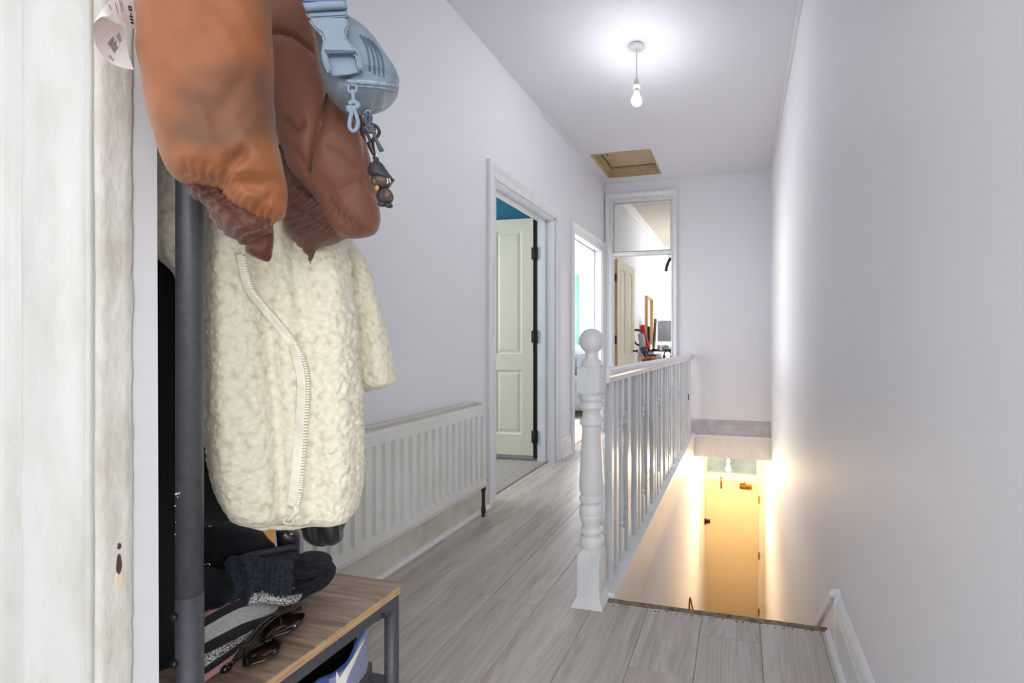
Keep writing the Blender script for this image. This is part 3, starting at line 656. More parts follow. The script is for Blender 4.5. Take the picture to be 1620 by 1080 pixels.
for o in bs.children:
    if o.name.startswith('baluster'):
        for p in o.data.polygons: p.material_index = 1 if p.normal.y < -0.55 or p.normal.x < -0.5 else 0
mt = box('masking_tape', BX + 0.014, BX + 0.022, 4.50, 4.53, 0.40, 0.46, plain('blue_tape', rgb(30, 92, 150), 0.5), bs); mt['label'] = 'small scrap of blue masking tape'

# ------------------------------------------------------------------ radiator
RX = XL + 0.10; RY0, RY1, RZ0, RZ1 = 0.97, 2.268, 0.178, 0.63
rd = thing('radiator', 'long white fluted panel radiator on the left wall beside the bench', 'radiator', (XL + 0.05, (RY0 + RY1) / 2, RZ0))
ys = [RY0]; n = int((RY1 - RY0 - 0.03) / 0.05)
for k in range(n):
    y = RY1 - 0.02 - (n - k) * 0.05 + 0.014
    ys += [y, y + 0.003, y + 0.020, y + 0.023]
ys += [RY1]
zs = [RZ0, RZ0 + 0.012, RZ0 + 0.048, RZ0 + 0.058, RZ1 - 0.062, RZ1 - 0.052, RZ1 - 0.008, RZ1]
def rdep(i, k):
    d = 0.0
    if 0 < i < len(ys) - 1 and (i - 1) % 4 in (1, 2) and k in (3, 4): d = 0.017
    if k in (0, 7): d = max(d, 0.006)
    return d
V = [(RX - rdep(i, k), ys[i], zs[k]) for i in range(len(ys)) for k in range(len(zs))]; nk = len(zs)
F = [(i * nk + k, (i + 1) * nk + k, (i + 1) * nk + k + 1, i * nk + k + 1) for i in range(len(ys) - 1) for k in range(nk - 1)]
mesh('front_panel', V, F, M['rad'], rd)
boxes('rim', [(RX - 0.016, RX - 0.004, RY0, RY1, RZ1 - 0.004, RZ1 + 0.003), (RX - 0.02, RX - 0.002, RY1 - 0.004, RY1 + 0.003, RZ0, RZ1), (RX - 0.016, RX - 0.004, RY0, RY1, RZ0 - 0.003, RZ0 + 0.004)], M['rad'], rd, 0.001)
boxes('rear_panel', [(XL + 0.024, XL + 0.036, RY0, RY1 - 0.01, RZ0, RZ1)], M['rad'], rd)
boxes('top_edge', [(XL + 0.018, XL + 0.034, RY0, RY1 - 0.006, RZ1, RZ1 + 0.012), (XL + 0.03, RX - 0.016, RY1 - 0.02, RY1, RZ1 - 0.006, RZ1 + 0.012)], M['radgap'], rd, 0.002)
boxes('inside', [(XL + 0.036, RX - 0.02, RY0 + 0.01, RY1 - 0.012, RZ0 + 0.02, RZ1 - 0.015)], M['greyprimer'], rd)
rp = tube('valve_pipe', [(XL + 0.07, RY1 - 0.01, 0.215), (XL + 0.07, RY1 + 0.018, 0.212), (XL + 0.07, RY1 + 0.022, 0.19), (XL + 0.07, RY1 + 0.022, 0.10), (XL + 0.07, RY1 + 0.022, 0.0)], lambda t: 0.009 + 0.004 * (math.sin(t * 23) > 0.4), M['rust'], rd, 10); rp['label'] = 'rust-stained valve pipe'
rc = boxes('valve_cap', [(XL + 0.055, XL + 0.085, RY1 + 0.008, RY1 + 0.036, 0.205, 0.24)], M['radgap'], rd, 0.005)

# ------------------------------------------------------------------ near doorway: architrave, lining, wall return
nd = thing('door_5', 'worn cream door architrave and lining close to the lens', 'door frame', (-0.70, 0.344, 0)); nd['kind'] = 'structure'
NP = [(-0.680, 0.0), (-0.680, -0.001), (-0.6815, -0.0045), (-0.6845, -0.004), (-0.686, -0.001), (-0.688, 0.001), (-0.695, -0.0005), (-0.702, -0.005), (-0.709, -0.011), (-0.722, -0.0155), (-0.742, -0.017), (-0.760, -0.0155), (-0.769, -0.011), (-0.773, -0.004), (-0.779, 0.0), (-0.786, -0.001), (-0.7925, -0.006), (-0.7945, -0.012), (-0.800, -0.0145), (-0.822, -0.015), (-0.838, -0.013), (-0.842, 0.0), (-0.842, 0.012), (-0.682, 0.012)]
rg = []
for k in range(100):
    z = 2.05 * k / 99
    rg.append([Vector((x + 0.0012 * nz3((x * 9, z, 1), 4) * (0.3 if x > -0.69 else 1), 0.3445 + yv + 0.0009 * nz3((x * 8, z * 1.3, 0), 7), z)) for x, yv in NP])
rings('architrave', rg, M['cream'], nd, True)
rg = []
for k in range(160):
    z = 2.05 * k / 159; j = 0.0016 * nz3((z, 3, 0), 18) + 0.0012 * nz3((z, 7, 0), 60)
    rg.append([Vector((-0.70, 0.345, z)), Vector((-0.6805, 0.345, z)), Vector((-0.6795 + j * 0.25, 0.356, z)), Vector((-0.6795 + j * 0.5, 0.370, z)), Vector((-0.678 + j * 0.6, 0.3755 + j, z)), Vector((-0.6805, 0.3785 + j, z)), Vector((-0.70, 0.379, z))])
rings('door_lining', rg, M['lining'], nd, True)
rg = []
for k in range(24):
    z = 2.05 * k / 23; e = 0.0035 * (1 - z / 1.3) if z < 1.3 else 0
    rg.append([Vector((-0.70, 0.376, z)), Vector((-0.682, 0.376, z)), Vector((-0.6815, 0.401 + e, z)), Vector((-0.70, 0.402 + e, z))])
rings('plaster_return', rg, M['return'], nd, False)
# lock keep hole worn in the lining
c = onX(188, 892, -0.6792)
def oval(name, c, ry, rz, mat, dx=0.0006, parent=nd):
    n = 14; V = [(c.x + dx, c.y + ry * math.cos(2 * math.pi * i / n) * (1 + .15 * math.sin(i * 5)), c.z + rz * math.sin(2 * math.pi * i / n)) for i in range(n)]
    V += [(c.x - 0.004, v[1], v[2]) for v in V]
    F = [tuple(range(n))] + [(i, i + n, (i + 1) % n + n, (i + 1) % n) for i in range(n)]
    return mesh(name, V, F, mat, parent)
oval('keep_hole', c, 0.0022, 0.0115, plain('dark_keep', rgb(96, 62, 48), 0.8, col2=rgb(50, 46, 50), scale=120))
oval('bare_chip', c + Vector((0, 0.0004, -0.017)), 0.0030, 0.010, plain('bare_chip', rgb(226, 208, 188), 0.8), 0.0004)
oval('keep_slot', c + Vector((0, 0.0002, 0.020)), 0.0015, 0.0035, plain('dark_slot', rgb(70, 58, 54), 0.8))
#BODY2
# ------------------------------------------------------------------ hall tree with bench
BT = 0.48; PX, PYY = -0.690, 0.440
BX0, BX1, BY0, BY1 = -1.33, -0.677, 0.425, 0.812
ht = thing('hall_tree', 'charcoal steel coat rack with brown wooden bench top and shoe shelf by the doorway', 'coat rack', (-1.0, 0.6, 0.0))
def post(x):
    p = tube('upright', [(x, PYY, 0.655), (x, PYY, 1.2), (x, PYY, 1.72)], 0.0133, M['steel'], ht, 24, 1)
    q = tube('lower_upright', [(x, PYY, 0.0), (x, PYY, 0.654)], 0.0138, M['steel'], ht, 24, 1)
    return q
q = post(PX); post(BX0 + 0.02)
b1 = tube('bolt', [(PX - 0.002, PYY - 0.012, 0.634), (PX - 0.004, PYY - 0.0175, 0.634)], 0.0045, M['black'], ht, 12, 1)
tube('bolt', [(PX - 0.002, PYY - 0.012, 0.575), (PX - 0.004, PYY - 0.0175, 0.575)], 0.0045, M['black'], ht, 12, 1)
M['flake'] = plain('chipped_white', rgb(232, 232, 230), 0.6)
bm = bmesh.new()
for px, py, r_ in ((279, 781, .0016), (283, 780, .0012), (281, 786, .0008), (277, 800, .0009), (278, 826, .0006), (277, 845, .0007)):
    g = sight(px, py).normalized(); a = PX; 
    o_ = Vector((PX, PYY, 0)); d2 = Vector((g.x, g.y, 0)).normalized(); s_ = Vector((-d2.y, d2.x, 0))
    k = o_.dot(s_); k = max(-0.0131, min(0.0131, k)); dd = o_.dot(d2) - math.sqrt(max(1e-8, 0.0136 ** 2 - k * k))
    p = Vector((0, 0, EYE)) + g * (dd / Vector((g.x, g.y, 0)).length)
    bmesh.ops.create_icosphere(bm, subdivisions=1, radius=r_, matrix=Matrix.Translation(p))
fk = frombm('paint_chips', bm, M['flake'], ht); fk['kind'] = 'stuff'
def leg(x, y): return tube('leg', [(x, y, 0.0), (x, y, BT - 0.016)], 0.0133, M['steel'], ht, 24, 1)
lg = leg(PX - 0.001, BY1 - 0.022); leg(BX0 + 0.02, BY1 - 0.022)
tube('leg_screw', [(PX + 0.012, BY1 - 0.062, 0.4475), (PX + 0.0155, BY1 - 0.062, 0.4475)], 0.0045, M['black'], ht, 10, 1)
box('corner_bracket', PX - 0.004, PX + 0.013, BY1 - 0.074, BY1 - 0.03, 0.441, BT - 0.0155, M['steel'], ht, 0.003)
for a in ((PX - 0.011, PX + 0.0105, PYY + 0.01, BY1 - 0.03), (BX0 + 0.01, BX0 + 0.03, PYY + 0.01, BY1 - 0.03)): box('side_rail', *a, BT - 0.038, BT - 0.0155, M['steel'], ht, 0.002)
box('cross_rail', BX0 + 0.03, PX - 0.012, BY1 - 0.032, BY1 - 0.012, BT - 0.038, BT - 0.0155, M['steel'], ht, 0.002)
def roundrect(x0, x1, y0, y1, r_, z): 
    out = []
    for cx, cy, a0 in ((x1 - r_, y1 - r_, 0), (x0 + r_, y1 - r_, 90), (x0 + r_, y0 + r_, 180), (x1 - r_, y0 + r_, 270)):
        for k in range(7): a = R(a0 + 15 * k); out.append(Vector((cx + r_ * math.cos(a), cy + r_ * math.sin(a), z)))
    return out
rings('bench_top', [roundrect(BX0 + e, BX1 - e, BY0 + e, BY1 - e, 0.02, z) for e, z in ((0.0012, BT - 0.0014), (0.0008, BT - 0.0004), (0.003, BT))], M['bench'], ht, False)
eb = rings('edge_band', [roundrect(BX0 + e, BX1 - e, BY0 + e, BY1 - e, 0.02, z) for e, z in ((0.001, BT - 0.0155), (0, BT - 0.0145), (0, BT - 0.002), (0.0012, BT - 0.0012))], M['tan'], ht, False); eb['label'] = 'pale tan edge of the bench top'
sh = boxes('shoe_shelf', [(BX0, PX, PYY, BY1 - 0.02, 0.288, 0.298)], M['steel'], ht, 0.002)
tube('top_rail', [(BX0 + 0.02, PYY, 1.70), (PX, PYY, 1.70)], 0.0125, M['steel'], ht, 16, 1)
box('hook_board', BX0 + 0.03, PX - 0.014, PYY - 0.008, PYY + 0.010, 1.52, 1.66, M['bench'], ht, 0.003)
for x in (-1.25, -1.08, -0.91, -0.76):
    tube('coat_hook', [(x, PYY + 0.01, 1.60), (x, PYY + 0.04, 1.585), (x, PYY + 0.06, 1.60), (x, PYY + 0.062, 1.625)], 0.005, M['black'], ht, 8)
tube('end_hook', [(PX + 0.012, PYY, 1.665), (PX + 0.05, PYY - 0.01, 1.652), (PX + 0.075, PYY - 0.015, 1.665), (PX + 0.078, PYY - 0.015, 1.69)], 0.005, M['black'], ht, 8)

# ------------------------------------------------------------------ materials for cloth
def fabric(name, c1, c2, sc=3.5, lo=0.4, hi=0.65, weave=900, bs=0.15, rough=0.55, sheen=0.15, stretch=(1, 1, 1)):
    m = plain(name, c1, rough, col2=c2, scale=sc, lo=lo, hi=hi, bs=bs, bscale=weave, bd=0.0006, sheen=sheen, spec=0.35, stretch=stretch); return m
def stainedmat():
    m, nt, b = nodes('stained_orange_brown_nylon'); L = nt.links
    n = N(nt, 'ShaderNodeTexNoise', Scale=9.0, Detail=6.0, Roughness=0.6); L.new(coords(nt), n.inputs['Vector'])
    base = ramp(nt, n.outputs[0], [(0.35, rgb(139, 80, 42)), (0.7, rgb(158, 96, 54))])
    at = nt.nodes.new('ShaderNodeAttribute'); at.attribute_name = 'stain'
    n2 = N(nt, 'ShaderNodeTexNoise', Scale=30.0, Detail=5.0, Roughness=0.7); L.new(coords(nt, (1, 1, 0.6)), n2.inputs['Vector'])
    ad = nt.nodes.new('ShaderNodeMath'); ad.operation = 'ADD'; ad.inputs[1].default_value = 0.42; L.new(n2.outputs[0], ad.inputs[0])
    mu = nt.nodes.new('ShaderNodeMath'); mu.operation = 'MULTIPLY'; L.new(at.outputs['Fac'], mu.inputs[0]); L.new(ad.outputs[0], mu.inputs[1])
    mx = nt.nodes.new('ShaderNodeMix'); mx.data_type = 'RGBA'; L.new(mu.outputs[0], mx.inputs[0]); L.new(base, mx.inputs[6]); mx.inputs[7].default_value = rgb(90, 60, 44)
    L.new(mx.outputs[2], b.inputs['Base Color']); b.inputs['Roughness'].default_value = 0.62; b.inputs['Sheen Weight'].default_value = 0.1
    n3 = N(nt, 'ShaderNodeTexNoise', Scale=700.0, Detail=2.0); L.new(coords(nt), n3.inputs['Vector']); bump(nt, b, n3.outputs[0], 0.12, 0.0006); return m
M['orange'] = stainedmat()
M['brown'] = fabric('chocolate_brown_nylon', rgb(114, 70, 54), rgb(127, 81, 63))
M['dkbrown'] = fabric('dark_brown_gathered_nylon', rgb(104, 64, 52), rgb(84, 50, 42))
M['russet'] = fabric('russet_lining', rgb(92, 44, 32), rgb(78, 38, 28), bs=0.3, weave=200)
def sherpamat():
    m, nt, b = nodes('cream_sherpa_pile'); L = nt.links
    n1 = N(nt, 'ShaderNodeTexNoise', Scale=40.0, Detail=3.0); L.new(coords(nt), n1.inputs['Vector'])
    mp = nt.nodes.new('ShaderNodeVectorMath'); mp.operation = 'MULTIPLY_ADD'; mp.inputs[1].default_value = (0.012, 0.012, 0.012); L.new(n1.outputs[1], mp.inputs[0]); L.new(coords(nt), mp.inputs[2])
    v = N(nt, 'ShaderNodeTexVoronoi', Scale=120.0); v.feature = 'SMOOTH_F1'; L.new(mp.outputs[0], v.inputs['Vector'])
    n2 = N(nt, 'ShaderNodeTexNoise', Scale=520.0, Detail=3.0); L.new(coords(nt), n2.inputs['Vector'])
    ma = nt.nodes.new('ShaderNodeMath'); ma.operation = 'MULTIPLY_ADD'; ma.inputs[1].default_value = -0.5; L.new(n2.outputs[0], ma.inputs[0]); L.new(v.outputs['Distance'], ma.inputs[2])
    L.new(ramp(nt, v.outputs['Distance'], [(0.15, rgb(238, 232, 214)), (0.55, rgb(228, 220, 198)), (0.9, rgb(196, 184, 156))]), b.inputs['Base Color'])
    b.inputs['Roughness'].default_value = 0.95; b.inputs['Sheen Weight'].default_value = 0.3; b.inputs['Specular IOR Level'].default_value = 0.1
    iv = nt.nodes.new('ShaderNodeMath'); iv.operation = 'MULTIPLY'; iv.inputs[1].default_value = -1.0; L.new(ma.outputs[0], iv.inputs[0]); bump(nt, b, iv.outputs[0], 0.7, 0.004); return m
M['sherpa'] = sherpamat()
M['sherpatape'] = plain('cream_zip_tape', rgb(232, 226, 208), 0.8, bs=0.3, bscale=500)
M['blackcloth'] = fabric('black_wool_cloth', rgb(26, 25, 28), rgb(16, 16, 18), rough=0.85, sheen=0.1)
M['blacknylon'] = fabric('black_nylon', rgb(34, 31, 36), rgb(24, 22, 26), rough=0.38)
M['bag'] = fabric('pale_blue_nylon', rgb(128, 142, 154), rgb(114, 128, 141), weave=1400, rough=0.5)
M['bagplastic'] = plain('pale_blue_plastic', rgb(124, 140, 156), 0.42)
M['bagweb'] = plain('blue_grey_webbing', rgb(132, 146, 166), 0.7, bs=0.4, bscale=700, stretch=(1, 1, 0.3))
M['bagdark'] = plain('slate_blue_stripe', rgb(74, 88, 112), 0.6)
M['paper'] = plain('white_paper_label', rgb(228, 226, 226), 0.55)
M['ink'] = plain('black_ink', rgb(40, 38, 40), 0.6)

# ------------------------------------------------------------------ black coat and cream sherpa coat on the rack
PS = Plane(430, 0.935)
P2 = Plane(400, 1.03)
def d_black(px, py, sa, p): return 0.012 * nz3(p, 9) + 0.004 * nz3(p, 30)
bc = thing('black_coat', 'long black coat hanging behind the cream fleece coat with its hem over the bench', 'coat', (-0.9, 0.62, 0.62))
cloth('coat_body', [(-140, 300, 470), (0, 250, 500), (200, 225, 520), (400, 215, 500), (620, 215, 470), (760, 220, 410), (800, 225, 380), (818, 230, 365), (830, 240, 355)], P2, 0.05, M['blackcloth'], bc, 60, 40, d_black, round_bot=0.04)
pz = Plane(505, 1.02)
cloth('puffer_hem', [(640, 470, 540), (740, 468, 548), (790, 466, 549), (812, 466, 546), (830, 468, 547), (846, 474, 544), (857, 488, 530), (862, 500, 518)], pz, 0.05, M['blacknylon'], bc, 40, 40, lambda px, py, sa, p: 0.012 * nz3(p, 16) - 0.010 * max(0, math.sin((px - py * .5) * .16 + 2 * nz3(p, 20))), round_bot=0.03)
# post-side strip of the black coat, between the doorway and the upright
ps_ = Plane(262, 1.02)
cloth('coat_front_edge', [(-140, 200, 290), (380, 205, 288), (440, 210, 286), (700, 215, 290), (900, 220, 292), (1060, 225, 292), (1085, 230, 290)], ps_, 0.03, M['blackcloth'], bc, 40, 32, d_black)

FOLDS = [(348, 250, 352, 640, 30, .022), (395, 300, 440, 820, 16, -.020), (520, 300, 528, 800, 40, .020), (460, 420, 486, 760, 22, -.014), (550, 380, 556, 560, 12, .008), (300, 300, 330, 700, 25, -.01)]
def d_sherpa(px, py, sa, p):
    d = 0
    for x0, y0, x1, y1, wd, am in FOLDS:
        x = x0 + (x1 - x0) * (py - y0) / (y1 - y0); d += am * math.exp(-((px - x) / wd) ** 2) * (1 if sa > -0.2 else 0.3)
    q = p * 1.0
    f = 0.003 * nz3(q, 50) + 0.0052 * (abs(nz3(q, 85)) - 0.2) + 0.0035 * (abs(nz3(q, 170)) - .2)
    right = max(0.35, min(1, (px - 400) / 90)); return d + f * (0.5 + 0.8 * right)
sc = thing('sherpa_coat', 'cream sherpa fleece coat with a long white zip hanging on the rack', 'coat', (-0.8, 0.62, 0.68))
body = cloth('coat_body', [(-60, 300, 480), (60, 250, 515), (180, 226, 530), (300, 222, 534), (370, 226, 537), (392, 238, 539), (412, 254, 541), (440, 277, 545), (520, 298, 556), (600, 311, 562), (650, 316, 565), (711, 327, 567), (745, 337, 566), (769, 348, 562), (790, 358, 556), (809, 368, 545), (820, 375, 532), (829, 385, 510), (834, 396, 488), (838, 410, 462)], PS, 0.06, M['sherpa'], sc, 300, 260, d_sherpa, 0.72, 0.05, 0.03)
PSL = Plane(585, 1.0)
def d_sl(px, py, sa, p): return 0.003 * nz3(p, 50) + 0.0052 * (abs(nz3(p, 85)) - 0.2) + 0.0032 * (abs(nz3(p, 170)) - .2) + 0.012 * math.exp(-((px - 585 - (py - 480) * .12) / 16) ** 2)
cloth('sleeve', [(200, 480, 535), (340, 505, 548), (381, 515, 556), (414, 525, 574), (470, 538, 594), (525, 546, 612), (573, 553, 622), (590, 557, 624.5), (602, 560, 624), (608, 563, 616), (614, 565, 596), (621, 566, 574)], PSL, 0.05, M['sherpa'], sc, 120, 130, d_sl, 0.75)
cu = cloth('sleeve_cuff', [(596, 562, 624), (603, 563, 623), (609, 566, 612), (615, 567, 592), (622, 568, 572)], PSL, 0.04, plain('cuff_binding', rgb(206, 197, 172), 0.9, bs=0.3, bscale=300), sc, 16, 30, None, 0.8, off=0.006)
tr = bvh(body)
ZIP = [(385, 402), (391, 432), (399, 458), (412, 475), (428, 494), (443, 511), (458, 530), (470, 548), (480, 568), (486, 595), (487, 620), (486, 645), (483.5, 680), (481, 715), (478, 750), (474, 785), (470, 800)]
ribbon('zip_tape', [(x - 6 - (4 if y > 560 else 0), y) for x, y in ZIP], lambda t: 10 + 6 * t, M['sherpatape'], tr, PS, sc, 0.004, 4, 0.0014)
zp = smoothpath([(a, b, 0) for a, b in ZIP], 30); bm = bmesh.new(); acc = 0; last = None
for p in zp:
    if last is not None: acc += (p - last).length
    last = p
    if acc > 3.7:
        acc = 0; c = hit(tr, p.x, p.y, 0.0055, PS)
        bmesh.ops.create_icosphere(bm, subdivisions=1, radius=0.0033, matrix=Matrix.Translation(c) @ Matrix.Diagonal((1.15, 1.15, 0.6, 1)))
tt = frombm('zip_teeth', bm, plain('zip_teeth_cream', rgb(238, 234, 220), 0.35), sc, True); tt['kind'] = 'stuff'
c = lambda x, y, l=0.008: hit(tr, x, y, l, PS)
tube('zip_puller', [c(468, 800), c(470, 808), c(464, 815), c(458, 822)], lambda t: 0.0048 - 0.002 * abs(t - .4), M['sherpatape'], sc, 10, 4, flat=(1, 0.5))
rt = [(455, 818), (463, 820), (464, 826), (456, 829), (449, 825)]; tube('puller_ring', [PS.at(x, y, -0.055) for x, y in rt], 0.0011, M['sherpatape'], sc, 8, 5, True)

# ------------------------------------------------------------------ the two puffy jackets at the end of the rack
PJ = Plane(335, 0.665)
jl = thing('orange_brown_jacket', 'orange-brown stained puffy jacket sleeve with gathered dark cuff nearest the doorway', 'jacket', (-0.56, 0.40, 1.1))
PJ0 = PJ.at(335, 200)
def d_jl(px, py, sa, p):
    d = 0.004 * nz3(p, 10) + 0.0022 * nz3((p.x, p.y, p.z * 2.0), 26)
    d += crease(px, py, [(352, 288), (364, 274), (376, 266)], 10, 0.010) + crease(px, py, [(356, 302), (380, 320), (410, 326)], 11, -0.006)
    d += crease(px, py, [(405, 332), (425, 318), (440, 324)], 8, 0.005) + crease(px, py, [(330, 235), (352, 195), (378, 160)], 13, 0.003)
    a_ = (p - PJ0).dot(PJ.t); z_ = p.z
    r1_ = abs(noise.noise(Vector(((a_ * .86 + z_ * .5) * 34, (z_ * .86 - a_ * .5) * 9, 3)))); r2_ = abs(noise.noise(Vector(((a_ * .9 - z_ * .4) * 40, (z_ * .9 + a_ * .4) * 8, 9))))
    d += 0.0042 * (0.25 - r1_) + 0.003 * (0.25 - r2_)
    g = min(seg(px, py, *q) for q in (((296, 284), (326, 291)), ((326, 291), (354, 301)), ((354, 301), (380, 331)), ((380, 331), (406, 341)), ((406, 341), (438, 356))))
    if g < 16: d += 0.0030 * math.sin(px * 0.4 + py * .3 + 6 * nz3(p, 30)) * (1 - g / 16) - 0.008 * (1 - g / 16)
    return d
jb = cloth('sleeve', [(-165, 240, 395, .7), (-130, 226, 418, .9), (-60, 216, 425), (0, 215.5, 426.7), (78, 217.5, 429), (128, 223, 431), (175, 233, 432.5), (229, 248.6, 437), (253, 257, 443), (268, 265, 447), (280, 280, 449), (288, 296, 450.5), (294, 322, 452), (302, 348, 452.5), (316, 360, 452.7), (331, 378, 451), (342, 396, 449), (350, 410, 443), (358, 424, 437)], PJ, 0.075, M['orange'], jl, 150, 130, d_jl, 0.78, 0.06, 0.02)
att = jb.data.attributes.new('stain', 'FLOAT', 'POINT')
tan_ = PJ.t
def pxof(co):
    v = co - EYEV; dpt = v.y * CY - v.x * SY; u = v.x * CY + v.y * SY
    return 1002 + 720 * u / dpt, 540 - 720 * v.z / dpt
def sm(a, b, x): t = max(0, min(1, (x - a) / (b - a))); return t * t * (3 - 2 * t)
# dirt on the cloth itself: a grimy patch of irregular outline on the outer side of the sleeve
o_ = hit(bvh(jb), 372, 168)
for i, v in enumerate(jb.data.vertices):
    du = (v.co - o_).dot(PJ.t); dz = v.co.z - o_.z
    du += 0.03 * nz3(v.co, 15) + .012 * nz3(v.co, 40); dz += 0.03 * nz3(v.co + Vector((5, 0, 0)), 13) + .012 * nz3(v.co + Vector((3, 0, 0)), 38)
    du2 = du * 0.8 + dz * 0.6; dz2 = dz * 0.8 - du * 0.6
    att.data[i].value = (0.82 * (1 - sm(0.45, 1.15, math.hypot(du2 / 0.085, dz2 / 0.046)))) if (v.co - o_).dot(PJ.n) < 0.07 else 0.0
def d_cuff(px, py, sa, p):
    s = (px - 300) * 0.75 + (py - 290) * 0.66; t = (py - 290) * 0.75 - (px - 300) * 0.66
    return 0.0016 * math.sin(s * 0.36 + 9 * nz3(p, 30) + t * .2) + 0.0045 * (0.3 - abs(nz3(p, 70))) + 0.003 * (0.3 - abs(nz3(p, 130))) + 0.0015 * math.sin(t * .35 + 4 * nz3(p, 30))
cloth('gathered_cuff', [(281, 290, 304), (287, 296, 318), (296, 299, 345), (304, 301, 356), (311, 306, 362), (318, 321, 372), (330, 328, 388), (342, 334, 412), (353, 342, 428), (362, 351, 433), (369, 358, 430), (376, 368, 420), (381, 375, 411), (386, 380, 402)], PJ, 0.05, M['dkbrown'], jl, 90, 110, d_cuff, 0.8, 0.01, 0.02, off=0.018)
cloth('cuff_tab', [(352, 408, 430), (366, 402, 432), (381, 392, 432.5), (392, 388, 432), (399, 391, 431), (405, 400, 431), (410, 411, 429), (413.5, 420, 426)], PJ, 0.018, M['russet'], jl, 30, 40, lambda px, py, sa, p: 0.002 * nz3(p, 50) + crease(px, py, [(402, 366), (398, 400)], 2.2, .003) + crease(px, py, [(407, 366), (404, 404)], 1.8, .003), 0.7, 0.005, 0.012, off=0.02)
# care label curling out of the jacket over the door lining
lp = [(213, 22), (200, 17), (186, 15), (172, 19), (160, 27), (153, 38), (151, 52), (156, 66), (166, 80), (178, 92), (192, 102), (206, 109)]
PT = Plane(185, 0.665)
depth = [0.006, 0.0, -0.006, -0.014, -0.022, -0.024, -0.018, -0.008, 0.0, 0.005, 0.008, 0.010]
wid = [(6, -19), (5, -21), (5, -22), (5, -21), (4, -18), (6, -14), (12, -8), (14, 0), (15, 5), (15, 8), (14, 8), (6, 1)]
top = [(212, -2), (196, -6), (184, -5), (170, 4), (158, 20), (149, 36), (148, 50), (152, 72), (163, 89), (176, 100), (194, 107), (211.5, 110.5)]
bot = [(216, 47), (204, 41), (194, 34), (180, 28), (170, 26), (160, 26), (166, 28), (182, 36), (196, 44), (199, 66), (204, 88), (211.8, 110.5)]
tp = thing('care_label', 'curled white paper care label sticking out of the orange-brown jacket', 'label', (-0.58, 0.33, 1.4))
NL = 34
def lab(t, sft, lift=0.0):
    s = t * (len(top) - 1); i = min(int(s), len(top) - 2); f = s - i; n_ = len(top) - 1
    def cr(g):
        p0, p1, p2, p3 = (g(max(0, min(n_, i + q))) for q in (-1, 0, 1, 2))
        return 0.5 * (2 * p1 + (p2 - p0) * f + (2 * p0 - 5 * p1 + 4 * p2 - p3) * f * f + (3 * p1 - p0 - 3 * p2 + p3) * f ** 3)
    T_ = [cr(lambda q: top[q][k]) for k in (0, 1)]; B_ = [cr(lambda q: bot[q][k]) for k in (0, 1)]; dp = cr(lambda q: depth[q])
    return PT.at(T_[0] * (1 - sft) + B_[0] * sft, T_[1] * (1 - sft) + B_[1] * sft, dp - 0.012 - lift)
rg = []
for i in range(NL * 2):
    t = i / (NL * 2 - 1); rg.append([lab(t, 0, .0003), lab(t, .5, .0003), lab(t, 1, .0003), lab(t, 1), lab(t, .5), lab(t, 0)])
rings('paper_strip', rg, M['paper'], tp, False)
bm = bmesh.new()
def pr_(t0, s0, t1, s1, lift=0.0006):
    n = 4
    for k in range(n):
        a, b = t0 + (t1 - t0) * k / n, t0 + (t1 - t0) * (k + 1) / n
        lo = [lab(a, s0, lift), lab(a, s1, lift), lab(b, s1, lift), lab(b, s0, lift)]
        hi = [lab(a, s0, lift + .0003), lab(a, s1, lift + .0003), lab(b, s1, lift + .0003), lab(b, s0, lift + .0003)]
        v = [bm.verts.new(q) for q in lo + hi]
        for f in ((4, 5, 6, 7), (0, 1, 5, 4), (1, 2, 6, 5), (2, 3, 7, 6), (3, 0, 4, 7)): bm.faces.new([v[x] for x in f])
for t, s0, s1 in ((.13, .1, .55), (.152, .12, .6), (.205, .2, .7), (.262, .15, .5)): pr_(t, s0, t + .004, s1)
# the figures 016 near the jacket, read along the strip
def glyph(t, s, cells, ct=.010, cs=.055):
    for r_, row in enumerate(cells):
        for q, ch in enumerate(row):
            if ch == '#': pr_(t + r_ * ct, s + q * cs, t + (r_ + 1) * ct, s + (q + .9) * cs)
glyph(.035, .28, ('###', '#.#', '###')); glyph(.035, .50, ('..#', '###', '..#')); glyph(.035, .70, ('###', '#.#', '#.#'))
for k in range(7): pr_(.70 + .014 * k, .34, .705 + .014 * k, .60 - .03 * (k % 3))
for k in range(4): pr_(.72 + .016 * k, .66, .724 + .016 * k, .80)
for k in range(3): pr_(.77 + .02 * k, .1, .774 + .02 * k, .2)
pk = frombm('printed_text', bm, M['ink'], tp); pk['kind'] = 'stuff'

